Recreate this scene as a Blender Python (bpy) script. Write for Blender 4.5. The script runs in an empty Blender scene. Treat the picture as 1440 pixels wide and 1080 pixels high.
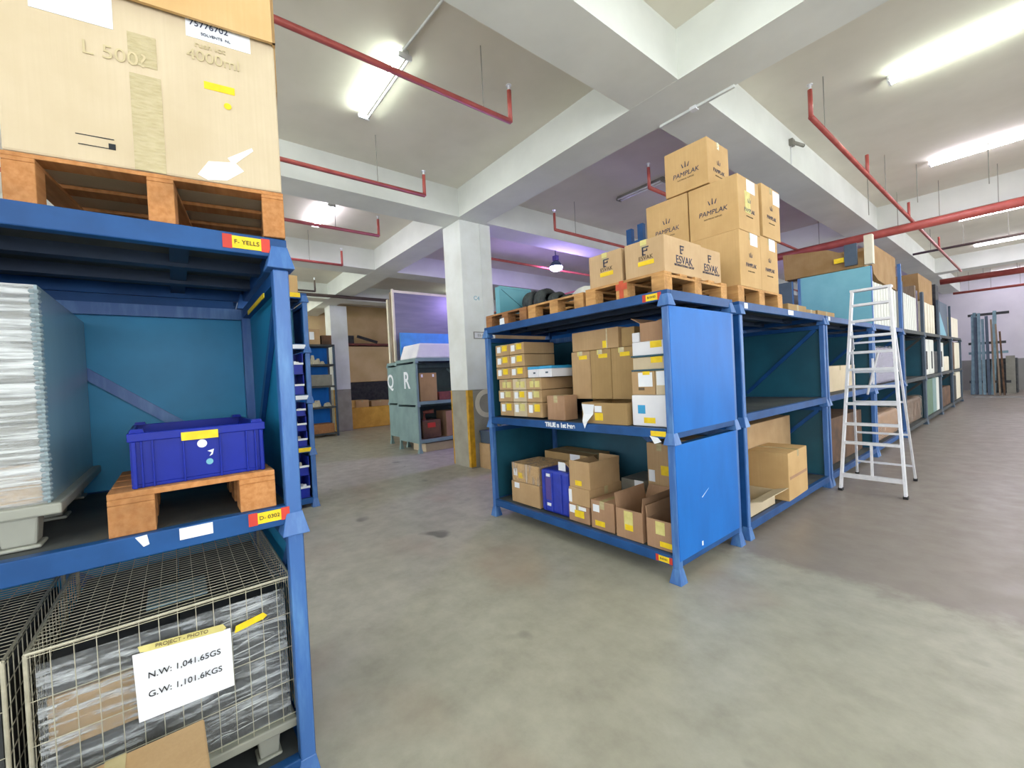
import bpy, math, random
from mathutils import Vector, Matrix
random.seed(7)
C = bpy.context.scene.collection
PI = math.pi

# ------------------------------------------------------------------ materials
def lin(h):
    h = h.lstrip('#'); o = []
    for i in (0, 2, 4):
        c = int(h[i:i+2], 16)/255
        o.append(c/12.92 if c <= .04045 else ((c+.055)/1.055)**2.4)
    return (*o, 1)
MATS = {}
def nd(nt, t, **kw):
    n = nt.nodes.new(t)
    for k, v in kw.items():
        if k in n.inputs.keys(): n.inputs[k].default_value = v
        else: setattr(n, k, v)
    return n
def base(name):
    m = bpy.data.materials.new(name); m.use_nodes = True
    nt = m.node_tree; b = nt.nodes['Principled BSDF']; return m, nt, b
def coords(nt, scale=(1, 1, 1), kind='Object'):
    tc = nd(nt, 'ShaderNodeTexCoord'); mp = nd(nt, 'ShaderNodeMapping')
    mp.inputs['Scale'].default_value = scale
    nt.links.new(tc.outputs[kind], mp.inputs['Vector']); return mp.outputs['Vector']
def mixc(nt, fac, a, b):
    m = nd(nt, 'ShaderNodeMix', data_type='RGBA')
    for s, v in ((0, fac), (6, a), (7, b)):
        if hasattr(v, 'is_output'): nt.links.new(v, m.inputs[s])
        else: m.inputs[s].default_value = v
    return m.outputs[2]
def ramp(nt, sock, p0, p1):
    r = nd(nt, 'ShaderNodeMapRange'); nt.links.new(sock, r.inputs[0])
    r.inputs[1].default_value = p0; r.inputs[2].default_value = p1; return r.outputs[0]
def noise(nt, vec, scale, detail=4, rough=.55):
    n = nd(nt, 'ShaderNodeTexNoise', Scale=scale, Detail=detail, Roughness=rough)
    nt.links.new(vec, n.inputs['Vector']); return n.outputs['Fac']
def bump(nt, b, sock, strength, dist=.01):
    n = nd(nt, 'ShaderNodeBump', Strength=strength, Distance=dist)
    nt.links.new(sock, n.inputs['Height']); nt.links.new(n.outputs[0], b.inputs['Normal'])

def M(name, col, rough=.5, metal=0, var=None, vscale=6, stretch=(1, 1, 1), bmp=0, kind='Object', lo=.35, hi=.65, spec=.5, sub=None):
    """painted / paper / plastic surface: a base colour broken up by noise of a second colour"""
    if name in MATS: return MATS[name]
    m, nt, b = base(name)
    b.inputs['Roughness'].default_value = rough; b.inputs['Metallic'].default_value = metal
    b.inputs['Specular IOR Level'].default_value = spec
    v = coords(nt, stretch, kind); n = noise(nt, v, vscale)
    c2 = lin(var) if var else tuple(min(1, x*.82) for x in lin(col)[:3])+(1,)
    nt.links.new(mixc(nt, ramp(nt, n, lo, hi), lin(col), c2), b.inputs['Base Color'])
    if bmp: bump(nt, b, n, bmp)
    MATS[name] = m; return m

def emit(name, col, s):
    m, nt, b = base(name)
    b.inputs['Base Color'].default_value = (.8, .8, .8, 1)
    b.inputs['Emission Color'].default_value = lin(col); b.inputs['Emission Strength'].default_value = s
    MATS[name] = m; return m

def cardboard(name, col, var):
    m, nt, b = base(name)
    v = coords(nt, (1, 1, 1)); n = noise(nt, v, 3.5, 5)
    w = coords(nt, (70, 70, 1.5)); n2 = noise(nt, w, 1.2, 2)
    c = mixc(nt, ramp(nt, n, .35, .7), lin(col), lin(var))
    c = mixc(nt, ramp(nt, n2, .3, 1.25), c, lin(var))
    nt.links.new(c, b.inputs['Base Color']); b.inputs['Roughness'].default_value = .75
    b.inputs['Specular IOR Level'].default_value = .25
    bump(nt, b, n2, .12, .004); MATS[name] = m; return m

def wood(name, col, var):
    m, nt, b = base(name)
    v = coords(nt, (2, 24, 24)); n = noise(nt, v, 2.2, 5)
    v2 = coords(nt, (1, 1, 1)); n2 = noise(nt, v2, 5, 3)
    c = mixc(nt, ramp(nt, n, .35, .65), lin(col), lin(var))
    c = mixc(nt, ramp(nt, n2, .45, .95), c, lin('#6b4a2a'))
    nt.links.new(c, b.inputs['Base Color']); b.inputs['Roughness'].default_value = .8
    bump(nt, b, n, .25, .004); MATS[name] = m; return m

def film(name, col, lo, hi, stretch, opac=(.25, .95)):
    """stretch wrap: clear film with tight whitish pleats"""
    m, nt, b = base(name); out = nt.nodes['Material Output']
    v = coords(nt, stretch); n = noise(nt, v, 3.0, 5, .6)
    b.inputs['Base Color'].default_value = lin(col); b.inputs['Roughness'].default_value = .22
    b.inputs['Specular IOR Level'].default_value = .9
    bump(nt, b, n, .9, .02)
    t = nd(nt, 'ShaderNodeBsdfTransparent'); mx = nd(nt, 'ShaderNodeMixShader')
    r = ramp(nt, n, lo, hi); r.node.inputs[3].default_value = opac[0]; r.node.inputs[4].default_value = opac[1]
    nt.links.new(r, mx.inputs[0]); nt.links.new(t.outputs[0], mx.inputs[1]); nt.links.new(b.outputs[0], mx.inputs[2])
    nt.links.new(mx.outputs[0], out.inputs['Surface']); MATS[name] = m; return m

AY = 3.75   # the older, browner coating of the aisle starts here
def concrete():
    m, nt, b = base('polished_concrete')
    v = coords(nt)
    n1 = noise(nt, v, .55, 6, .6); n2 = noise(nt, v, 4.5, 8, .65); n3 = noise(nt, v, 40, 3)
    c = mixc(nt, ramp(nt, n1, .3, .7), lin('#a09e90'), lin('#b5b2a3'))
    c = mixc(nt, ramp(nt, n2, .35, .85), c, lin('#8c897c'))
    st = noise(nt, v, 2.1, 2, .4)
    c = mixc(nt, ramp(nt, st, .7, .76), c, lin('#6a6960'))
    rd = noise(nt, v, .8, 3, .5); c = mixc(nt, ramp(nt, rd, .56, .8), c, lin('#a08c7c'))
    sx = nd(nt, 'ShaderNodeSeparateXYZ'); nt.links.new(v, sx.inputs[0])
    def ma(op, a, b):
        q = nd(nt, 'ShaderNodeMath', operation=op)
        for i, x in enumerate((a, b)):
            if hasattr(x, 'is_output'): nt.links.new(x, q.inputs[i])
            else: q.inputs[i].default_value = x
        return q.outputs[0]
    wob = ma('MULTIPLY', ma('SUBTRACT', n2, .5), .5)
    mk = ma('MULTIPLY', ramp(nt, ma('ADD', sx.outputs[1], wob), AY-.12, AY+.12), ramp(nt, ma('ADD', sx.outputs[0], wob), -1.95, -1.75))
    c = mixc(nt, ma('MULTIPLY', mk, .8), c, lin('#857a74'))
    vo = nd(nt, 'ShaderNodeTexVoronoi', Scale=1.3); nt.links.new(v, vo.inputs['Vector'])
    sp = ramp(nt, vo.outputs['Distance'], .045, .02)
    c = mixc(nt, sp, c, lin('#5b5a52'))
    nt.links.new(c, b.inputs['Base Color'])
    r = ramp(nt, n2, .3, .75); r.node.inputs[3].default_value = .3; r.node.inputs[4].default_value = .48
    nt.links.new(r, b.inputs['Roughness']); bump(nt, b, n3, .06, .003)
    MATS['floor'] = m; return m
concrete()
M('ceil', '#e2ded0', .9, var='#d6d2c3', vscale=.9)
M('beam', '#dfe2dc', .85, var='#d3d6d0', vscale=1.2)
M('wallpaint', '#d6d2dc', .9, var='#cbc7d2', vscale=1)
M('wallgrey', '#8d8c8a', .9, var='#838280', vscale=1)
M('walltan', '#d9bf90', .9, var='#c8ac7c', vscale=1.1)
M('colwhite', '#e8ece8', .7, var='#dcdfd8', vscale=2)
M('colgrey', '#a39f90', .8, var='#918d7f', vscale=3)
M('hazard_yellow', '#d9a51c', .6, var='#b98a16', vscale=9)
M('blue', '#20518c', .42, var='#1a457a', vscale=5, spec=.25)
M('blue_bright', '#1b6fc4', .4, var='#1965b6', vscale=4, stretch=(1, 1, .3), spec=.2)
M('blue_post', '#3a66a6', .4, var='#5c8cc0', vscale=7, stretch=(3, 3, .5), lo=.45, hi=.8)
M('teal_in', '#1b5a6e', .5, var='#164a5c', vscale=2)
M('teal_left', '#2294c4', .5, var='#1c84b0', vscale=2.2)
M('teal_light', '#74b4c4', .35, var='#5fa2b6', vscale=1.5)
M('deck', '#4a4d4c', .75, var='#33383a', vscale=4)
M('sage', '#7f9a98', .6, var='#728c8b', vscale=3)
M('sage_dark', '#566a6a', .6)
M('slate', '#47586a', .5)
M('red_pipe', '#b0564e', .4, var='#9a4640', vscale=5)
M('dark_pipe', '#54463f', .5)
M('white_plastic', '#e6e8ea', .5)
M('foam_white', '#ececee', .7, var='#dcdce2', vscale=2)
M('paper', '#eef1f4', .8, var='#e4e8ee', vscale=8)
M('yellow_label', '#f2d21c', .6, var='#e4c012', vscale=20)
M('masking', '#d8cf86', .7, var='#c9bf74', vscale=20)
M('red_label', '#cc3b2c', .6)
M('ink', '#20242a', .8)
M('ink_soft', '#6a5a44', .85)
M('navy_text', '#39405a', .8)
M('crate_blue', '#12289a', .3, var='#102388', vscale=3, spec=.25)
M('case_blue', '#2a3fb4', .35, var='#22339a', vscale=6)
M('purple', '#5a4a96', .5, var='#4a3a80', vscale=8)
M('cyan', '#35a0d4', .5)
M('grey_plastic', '#9a9c92', .55, var='#8c8e84', vscale=4)
M('steel_wire', '#a9a592', .4, metal=.3, var='#bdb9a6', vscale=30)
M('aluminium', '#f0f1f6', .35, metal=.25, var='#e2e4ea', vscale=12)
M('rubber', '#1c1d20', .7)
M('black_roll', '#22272a', .55, var='#3a4244', vscale=14)
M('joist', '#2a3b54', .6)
M('film_side', '#8aa0a6', .18, var='#7d949c', vscale=1.5, stretch=(1, 1, .4), bmp=.15)
M('fixture', '#d8dcd8', .5)
M('grey_fixture', '#8a887e', .6)
M('board_grey', '#7c7a8c', .3, var='#6e6d80', vscale=3, stretch=(1, .4, 3))
M('board_blue', '#3f93d8', .4)
M('plywood', '#8f7f6c', .7, var='#7c6a56', vscale=4, stretch=(6, 6, .5))
M('cream', '#e4ddc8', .6, var='#d8d0b8', vscale=3)
M('white_board', '#dcddd4', .55, var='#cdcfc6', vscale=3, stretch=(6, 6, .5))
M('green', '#5c7a62', .6)
M('dark_stuff', '#23262a', .7, var='#3a3c3c', vscale=9)
M('brown_dark', '#6b4c34', .75, var='#4a3626', vscale=5)
M('reddish', '#8c4a40', .7, var='#6a3a34', vscale=8)
M('bluegrey_steel', '#7a98a4', .5, var='#64828e', vscale=6)
M('sand', '#c9c3ae', .8, var='#b4ad96', vscale=18)
M('ochre', '#e2b048', .7, var='#cc9a38', vscale=3)
M('pencil', '#cabb94', .85)
M('tape', '#c2b58c', .25, var='#b2a478', vscale=10, stretch=(1, 1, 6))
M('tape_clear', '#bfb18c', .16, var='#b0a27a', vscale=9, stretch=(3, 3, 14), bmp=.5)
M('bag', '#e6e6e2', .5, var='#d4d4d0', vscale=12, bmp=.6)
M('purplish_wrap', '#a098ae', .4, var='#8c849c', vscale=8, bmp=.4)
M('wood_red', '#cf5a3c', .75, var='#b04a30', vscale=10)
CB = [cardboard('card_a', '#cdaa78', '#bd9a68'), cardboard('card_b', '#bfa078', '#ac8d66'), cardboard('card_c', '#b09264', '#9c8056'),
      cardboard('card_d', '#b28e70', '#9c7a5e'), cardboard('card_pale', '#d0c0a4', '#c3b294'), cardboard('card_lid', '#d8b482', '#caa570')]
cardboard('card_brown', '#a88a60', '#94744a')
wood('pine', '#cf9f64', '#ba8850'); wood('pine_dark', '#a8764a', '#8c5e38'); wood('pine_red', '#c48a54', '#b0743e')
film('wrap', '#dfe4e6', .42, .62, (1, 1.2, 22), (.2, .9))
film('wrap_soft', '#8fa0a6', .3, .7, (1.5, 1.5, 5), (.75, .95))
film('wrap_clear', '#d4dade', .48, .66, (1, 2.2, 20), (.08, .7))
film('wrap_brown', '#cdbcaa', .5, .66, (6, 6, 1.5), (.15, .8))
emit('tube', '#f4fff2', 48); emit('tube_lilac', '#f4ecff', 42); emit('lamp_purple', '#b49cff', 420)

# ------------------------------------------------------------------ mesh builder
class MB:
    def __init__(s): s.v = []; s.f = []; s.m = []
    def add(s, vs, fs, mi=0):
        o = len(s.v); s.v += [tuple(p) for p in vs]
        for f in fs: s.f.append(tuple(i+o for i in f)); s.m.append(mi)
        return s
    BF = ((0, 3, 2, 1), (4, 5, 6, 7), (0, 1, 5, 4), (1, 2, 6, 5), (2, 3, 7, 6), (3, 0, 4, 7))
    def box(s, x0, x1, y0, y1, z0, z1, mi=0):
        if x0 > x1: x0, x1 = x1, x0
        if y0 > y1: y0, y1 = y1, y0
        if z0 > z1: z0, z1 = z1, z0
        return s.add([(x0, y0, z0), (x1, y0, z0), (x1, y1, z0), (x0, y1, z0), (x0, y0, z1), (x1, y0, z1), (x1, y1, z1), (x0, y1, z1)], s.BF, mi)
    def obox(s, size, mat, mi=0):
        a, b, c = (q/2 for q in size)
        vs = [mat @ Vector(p) for p in ((-a, -b, -c), (a, -b, -c), (a, b, -c), (-a, b, -c), (-a, -b, c), (a, -b, c), (a, b, c), (-a, b, c))]
        return s.add(vs, s.BF, mi)
    def bar(s, p0, p1, w, h, mi=0, up=(0, 0, 1)):
        p0, p1 = Vector(p0), Vector(p1); d = p1-p0; L = d.length; x = d/L
        u = Vector(up)
        if abs(x.dot(u)) > .99: u = Vector((0, 1, 0))
        y = u.cross(x).normalized(); z = x.cross(y)
        m = Matrix.Translation((p0+p1)/2) @ Matrix((x, y, z)).transposed().to_4x4()
        return s.obox((L, w, h), m, mi)
    def frus(s, cx, cy, z0, z1, a0, a1, mi=0):
        vs = [(cx+sx*a, cy+sy*a, z) for z, a in ((z0, a0), (z1, a1)) for sx, sy in ((-1, -1), (1, -1), (1, 1), (-1, 1))]
        return s.add(vs, s.BF, mi)
    def tube(s, pts, r, n=10, mi=0):
        pts = [Vector(p) for p in pts]; rings = []; o = len(s.v)
        for i, p in enumerate(pts):
            a = pts[max(i-1, 0)]; b = pts[min(i+1, len(pts)-1)]; d = (b-a).normalized()
            u = Vector((0, 0, 1)) if abs(d.z) < .9 else Vector((1, 0, 0))
            x = d.cross(u).normalized(); y = d.cross(x).normalized()
            rr = r[i] if isinstance(r, (list, tuple)) else r
            for k in range(n):
                t = 2*PI*k/n; s.v.append(tuple(p+x*rr*math.cos(t)+y*rr*math.sin(t)))
        for i in range(len(pts)-1):
            for k in range(n):
                a = o+i*n+k; b = o+i*n+(k+1) % n
                s.f.append((a, b, b+n, a+n)); s.m.append(mi)
        s.f.append(tuple(o+k for k in range(n))[::-1]); s.m.append(mi)
        e = o+(len(pts)-1)*n; s.f.append(tuple(e+k for k in range(n))); s.m.append(mi)
        return s
    def lathe(s, prof, cx=0, cy=0, n=20, mi=0):
        o = len(s.v)
        for r, z in prof:
            for k in range(n):
                t = 2*PI*k/n; s.v.append((cx+r*math.cos(t), cy+r*math.sin(t), z))
        for i in range(len(prof)-1):
            for k in range(n):
                a = o+i*n+k; b = o+i*n+(k+1) % n; s.f.append((a, b, b+n, a+n)); s.m.append(mi)
        s.f.append(tuple(o+k for k in range(n))[::-1]); s.m.append(mi)
        e = o+(len(prof)-1)*n; s.f.append(tuple(e+k for k in range(n))); s.m.append(mi)
        return s
    def torus(s, c, R, r, axis='x', n=24, k=10, mi=0):
        o = len(s.v)
        for i in range(n):
            t = 2*PI*i/n
            for j in range(k):
                q = 2*PI*j/k; rad = R+r*math.cos(q); a, b, h = rad*math.cos(t), rad*math.sin(t), r*math.sin(q)
                p = {'x': (h, a, b), 'y': (a, h, b), 'z': (a, b, h)}[axis]
                s.v.append((c[0]+p[0], c[1]+p[1], c[2]+p[2]))
        for i in range(n):
            for j in range(k):
                a = o+i*k+j; b = o+i*k+(j+1) % k; c2 = o+((i+1) % n)*k+(j+1) % k; d = o+((i+1) % n)*k+j
                s.f.append((a, b, c2, d)); s.m.append(mi)
        return s
    def prism(s, poly, y0, y1, plane='xz', mi=0):
        n = len(poly)
        P = {'xz': lambda a, b, h: (a, h, b), 'yz': lambda a, b, h: (h, a, b), 'xy': lambda a, b, h: (a, b, h)}[plane]
        vs = [P(a, b, y0) for a, b in poly]+[P(a, b, y1) for a, b in poly]
        fs = [tuple(range(n)), tuple(range(2*n-1, n-1, -1))]+[(i, i+n, (i+1) % n+n, (i+1) % n) for i in range(n)]
        return s.add(vs, fs, mi)
    def build(s, name, mats, parent=None, bevel=0, smooth=False, loc=None, rz=0):
        me = bpy.data.meshes.new(name); me.from_pydata(s.v, [], s.f)
        if not isinstance(mats, (list, tuple)): mats = [mats]
        for m in mats: me.materials.append(MATS[m] if isinstance(m, str) else m)
        for p, mi in zip(me.polygons, s.m): p.material_index = mi; p.use_smooth = smooth
        import bmesh
        bm = bmesh.new(); bm.from_mesh(me); bmesh.ops.recalc_face_normals(bm, faces=bm.faces[:]); bm.to_mesh(me); bm.free()
        o = bpy.data.objects.new(name, me); C.objects.link(o)
        if parent: o.parent = parent
        if loc is not None: o.location = loc; o.rotation_euler = (0, 0, rz)
        if bevel:
            b = o.modifiers.new('edge', 'BEVEL'); b.width = bevel; b.segments = 2; b.limit_method = 'ANGLE'
        return o

def tag(o, label, cat, group=None, kind=None):
    if label: o['label'] = label
    if cat: o['category'] = cat
    if group: o['group'] = group
    if kind: o['kind'] = kind
    return o
def thing(name, label, cat, loc=(0, 0, 0), rz=0, group=None):
    o = bpy.data.objects.new(name, None); C.objects.link(o); o.empty_display_size = .1
    o.location = loc; o.rotation_euler = (0, 0, rz)
    return tag(o, label, cat, group)
def struct(name, mb, mat, parent=None, **k):
    o = mb.build(name, mat, parent, **k)
    if not parent: o['kind'] = 'structure'
    return o
def text(parent, string, loc, size, mat, face='f', align='CENTER', name='lettering', shear=0, bold=0, tilt=0, xs=1):
    cu = bpy.data.curves.new(name, 'FONT'); cu.body = string; cu.size = size; cu.align_x = align; cu.align_y = 'CENTER'
    cu.extrude = .0008; cu.shear = shear; cu.offset = bold
    cu.materials.append(MATS[mat])
    tmp = bpy.data.objects.new(name, cu); C.objects.link(tmp)
    me = bpy.data.meshes.new_from_object(tmp.evaluated_get(bpy.context.evaluated_depsgraph_get()))
    bpy.data.objects.remove(tmp); bpy.data.curves.remove(cu)
    me.materials.clear(); me.materials.append(MATS[mat])
    o = bpy.data.objects.new(name, me); C.objects.link(o); o.parent = parent; o.location = loc; o['body'] = string
    R = Matrix.Rotation(PI/2, 4, 'X')
    if face == 'r': R = Matrix.Rotation(PI/2, 4, 'Z') @ R
    R = R @ Matrix.Rotation(tilt, 4, 'Z')
    o.rotation_euler = R.to_euler(); o.scale = (xs, 1, 1)
    return o

# ------------------------------------------------------------------ camera
cam = bpy.data.cameras.new('camera'); co = bpy.data.objects.new('camera', cam); C.objects.link(co)
F = 593.62; cam.sensor_width = 36; cam.sensor_fit = 'HORIZONTAL'; cam.lens = F/1440*36; cam.clip_start = .05; cam.clip_end = 200
yaw, pit, rol = 0.896515907, -0.0138475, -0.05036847
fw = Vector((-math.sin(yaw)*math.cos(pit), math.cos(yaw)*math.cos(pit), math.sin(pit)))
r0 = Vector((math.cos(yaw), math.sin(yaw), 0)); u0 = r0.cross(fw)
r1 = r0*math.cos(rol)+u0*math.sin(rol); u1 = -r0*math.sin(rol)+u0*math.cos(rol)
co.matrix_world = Matrix.Translation((0, 0, 1.6)) @ Matrix((r1, u1, -fw)).transposed().to_4x4()
bpy.context.scene.camera = co
vs = bpy.context.scene.view_settings
vs.view_transform = 'Standard'; vs.look = 'None'; vs.gamma = 1; vs.use_curve_mapping = False; vs.exposure = .5
w = bpy.data.worlds.new('world'); bpy.context.scene.world = w; w.use_nodes = True
w.node_tree.nodes['Background'].inputs[0].default_value = (.94, .97, 1, 1); w.node_tree.nodes['Background'].inputs[1].default_value = 3.2

# ------------------------------------------------------------------ building
XL, XR, YB, YF, ZC, ZB = -18.2, 5.7, -6.5, 28.3, 5.0, 4.5
struct('floor', MB().box(XL, XR, YB, YF, -.1, 0), 'floor')
struct('ceiling', MB().box(XL, XR, YB, YF, ZC, ZC+.12), 'ceil')
struct('wall_far', MB().box(XL, XR, YF, YF+.15, 1.36, ZC).box(XL, XR, YF, YF+.15, 0, 1.36, 1), ['wallpaint', 'wallgrey'])
b = MB().box(XL, XR, YB-.15, YB, 0, 1.0).box(XL, XR, YB-.15, YB, 4.45, ZC)
for x in (XL, -10.7, -6.6, -2.5, 1.6, XR-.4): b.box(x, x+.4, YB-.15, YB, 1.0, 4.45)
struct('wall_back', b, 'wallpaint')
struct('wall_left', MB().box(XL-.15, XL, YB, YF, 0, ZC), 'walltan')
b = MB().box(XR, XR+.15, YB, YF, 0, 1.0).box(XR, XR+.15, YB, YF, 4.45, ZC)
for y in (YB, -4.2, 4.2, 12.6, 20.9, YF-.4): b.box(XR, XR+.15, y, y+.4, 1.0, 4.45)
struct('wall_right', b, 'wallpaint')
for y in (-4.3, 4.08, 12.45, 20.8):
    struct('ceiling_beam', MB().box(XL, XR, y, y+.58, ZB, ZC), 'beam')
for x in (1.9, -2.2, -6.37, -10.4, -14.55):
    struct('ceiling_beam', MB().box(x-.58, x, YB, YF, ZB+.002, ZC), 'beam')
struct('trim_floor', MB().box(-1.6, XR, 23.3, 24.1, 0, .004), 'wallgrey')

def column(x0, x1, y0, y1, gz, letter=None):
    c = struct('column', MB().box(x0, x1, y0, y1, gz, ZB).box(x0, x1, y0, y1, 0, gz, 1), ['colwhite', 'colgrey'], bevel=.012)
    t = .003; s = MB()
    s.box(x1-.07, x1+t, y0-t, y0, .02, gz).box(x1, x1+t, y0-t, y0+.1, .02, gz)
    s.box(x0-t, x0+.035, y0-t, y0, .02, gz).box(x0-t, x0, y0-t, y0+.07, .02, gz)
    s.build('corner_stripe', 'hazard_yellow', c)
    return c
c = column(-7.05, -6.45, 4.13, 4.81, 1.42)
text(c, 'C', (-6.446, 4.5, 1.13), .72, 'cream', 'r', bold=.012)
MB().box(-6.45, -6.44, 4.315, 4.635, 2.355, 2.485).build('sign_border', 'grey_fixture', c)
MB().box(-6.44, -6.437, 4.33, 4.62, 2.37, 2.47).build('sign_plate', 'white_plastic', c)
text(c, 'C4', (-6.446, 4.42, 3.1), .11, 'teal_light', 'r')
text(c, '03-11', (-6.435, 4.475, 2.415), .07, 'grey_fixture', 'r')
MB().tube([(-6.44, 4.56, 2.47), (-6.44, 4.56, 4.5)], .008, 6).build('conduit', 'colwhite', c)
column(-16.25, -15.62, 4.41, 5.0, 1.5)
b = column(-10.98, -10.4, 12.5, 13.0, 1.42)

# ------------------------------------------------------------------ light fixtures
def batten(x, y, L, lit, label, mat='tube', z=4.93, nt=2):
    t = thing('ceiling_light', label, 'ceiling light', (x, y, z), 0, 'fluorescent battens on the ceiling')
    MB().box(-L/2-.02, L/2+.02, -.035, .035, .03, .069).build('housing', 'fixture' if lit else 'grey_fixture', t, bevel=.006)
    for k in range(nt):
        yy = (-.045, .045)[k]
        tb = MB().tube([(-L/2, yy, 0), (L/2, yy, 0)], .014, 10).build('tube', mat if lit[k:k+1] == '1' else 'white_plastic', t, smooth=True)
    for sx in (-1, 1):
        MB().box(sx*L/2-.012, sx*L/2+.012, -.07, .07, -.018, .03).build('end_cap', 'white_plastic' if lit else 'grey_fixture', t)
    return t
batten(-.46, 6.89, 1.2, '11', 'lit fluorescent light nearest the camera above the aisle with the ladder')
batten(-.52, 10.43, 1.2, '11', 'lit fluorescent light second along the aisle, before the thick red pipe', 'tube_lilac')
for i, y in enumerate((15.3, 19.4, 23.5, 26.8)):
    batten(-.58, y, 1.2, '11', 'lit fluorescent light over the far aisle, ' + ('first', 'second', 'third', 'fourth')[i] + ' beyond the thick red pipe', 'tube_lilac')
batten(-4.58, 2.0, 1.2, '10', 'fluorescent light with one of two tubes lit, crossed by a red pipe')
batten(-8.66, 2.42, 1.2, '11', 'lit fluorescent light glowing above the second red pipe beyond the box pallet', 'tube_lilac')
batten(-4.54, 6.88, .95, '', 'unlit grey fluorescent batten on the dim ceiling left of the stacked boxes')
for x, y in ((-.46, 2.0), (-.46, -1.6), (3.6, -1.6), (3.6, 2.0), (3.6, 6.9), (3.6, 10.4), (3.6, 15.3), (3.6, 20.0), (-4.58, -1.6)):  # the row over the unseen right side is added to brighten the aisle
    batten(x, y, 1.2, '11', 'unseen fluorescent light on the ceiling out of the frame')
# hanging high bay lamp
def high_bay(label, x, y, z=4.38):
    t = thing('high_bay_lamp', label, 'lamp', (x, y, z), 0, 'hanging high bay lamps')
    MB().lathe([(.05, .16), (.1, .12), (.16, .03), (.165, .01)][::-1]).build('lamp_shade', 'slate', t, smooth=True)
    MB().lathe([(.07, -.085), (.14, -.05), (.155, .0), (.15, .008)]).build('diffuser', 'lamp_purple', t, smooth=True)
    MB().box(-.06, .06, -.05, .05, .16, .28).build('driver_box', 'purple', t)
    MB().tube([(0, 0, .28), (0, 0, ZC-z)], .012, 8).build('rod', 'slate', t)
high_bay('small dark hanging lamp glowing lilac above the back of the store', -7.38, 7.47, 4.27)
batten(-13.3, 8.4, 1.2, '11', 'unseen fluorescent light added behind the white column for the tan wall')  # unseen lamp, added to brighten the tan wall
high_bay('unseen lilac lamp added behind the tall box stack', -6.4, 15.0, 4.5)  # added out of sight for more lilac light on the back ceiling
batten(-12.75, 2.1, 1.2, '11', 'unseen fluorescent light added over the far left store, behind the left rack')  # added lamp, unseen, gives the far left store more light
batten(-12.75, -1.6, 1.2, '11', 'unseen fluorescent light added over the far left store, out of the frame')  # another unseen lamp added for the far left store
batten(-16.9, 2.3, 1.2, '11', 'unseen fluorescent light added near the tan wall, behind the left rack')  # unseen, added to throw light on the tan wall

# conduits and camera on the ceiling
o = MB().tube([(-2.79, 2.05, 4.985), (-4.0, 1.98, 4.985)], .012, 8).build('conduit', 'fixture'); tag(o, 'thin white conduit on the ceiling running into the half lit light', 'conduit')
t = thing('conduit', 'white conduit with a junction box along the concrete beam edge', 'conduit', (0, 0, 0))
MB().box(-2.75, -1.9, 4.63, 4.66, 4.475, 4.5).build('trunking', 'fixture', t)
MB().box(-2.37, -2.3, 4.61, 4.68, 4.465, 4.5).build('junction_box', 'white_plastic', t)
t = thing('security_camera', 'small grey security camera on the side of the concrete beam', 'camera', (-2.2, 7.15, 4.8))
MB().box(0, .05, -.05, .05, -.04, .05).build('bracket', 'grey_fixture', t)
MB().tube([(.04, 0, 0), (.09, .05, -.03), (.13, .12, -.05)], .025, 10).build('body', 'grey_fixture', t)
MB().tube([(.13, .12, -.05), (.135, .128, -.052)], .022, 10).build('lens', 'ink', t)
MB().tube([(.01, 0, -.04), (.01, 0, -.3)], .006, 6).build('cable', 'white_plastic', t)

# ------------------------------------------------------------------ sprinkler pipes
def branch(x, y0, y1, z, ztop, label, hang=(), mat='red_pipe', r=.028, extra=()):
    t = thing('sprinkler_pipe', label, 'pipe', (x, y0, z))
    s = 1 if y1 > y0 else -1
    MB().tube([(0, .0, 0), (0, y1-y0, 0)], r, 12).build('pipe_run', mat, t, smooth=True)
    MB().tube([(0, 0, -.005), (0, 0, ztop-z)], r*.85, 12).build('riser', mat, t, smooth=True)
    MB().tube([(0, 0, ztop-z), (0, 0, ztop-z+.05)], .014, 8).lathe([(.03, ztop-z+.05), (.03, ztop-z+.058)]).build('sprinkler_head', 'aluminium', t)
    for h in hang:
        MB().tube([(0, h-y0, .0), (0, h-y0, ZC-z)], .005, 6).build('hanger', 'grey_fixture', t)
    for e in extra:
        MB().tube([(0, e-y0, 0), (0, e-y0, .3)], r*.8, 10).build('riser', mat, t, smooth=True)
    return t
branch(-3.49, 2.95, -6, 4.35, 4.68, 'red sprinkler pipe nearest the camera, crossing the half lit light', (2.6, -.3))
branch(-5.58, 3.0, -6, 4.34, 4.64, 'red sprinkler pipe second from the camera, in front of a white beam', (2.3,))
branch(-7.52, 3.06, -6, 4.33, 4.63, 'red sprinkler pipe below the glowing light left of the column', (2.3,))
branch(-9.75, 3.08, -6, 4.33, 4.65, 'small red sprinkler pipe fourth from the camera, before the far white beam', (2.4,))
branch(-12.6, 3.2, -6, 4.3, 4.62, 'thin dark red sprinkler pipe farthest left, above the shelves by the blue post', (2.6,), mat='dark_pipe')
branch(-1.54, 5.7, 20.2, 4.35, 4.65, 'long red sprinkler pipe running down the aisle above the ladder', (6.2, 9.4, 13.2), extra=(8.2, 11.4, 15.4))
branch(-3.6, 5.7, 20.2, 4.35, 4.65, 'red sprinkler pipe behind the topmost stacked box', (9.5,), extra=(8.6, 10.6))
branch(-5.64, 5.73, 20.2, 4.35, 4.66, 'red sprinkler pipe right of the column, over the cardboard boxes on the rack', (6.3,))
branch(-7.8, 5.75, 20.2, 4.36, 4.8, 'thin red sprinkler pipe right of the column passing the hanging lamp', extra=(9.6,))
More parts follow.
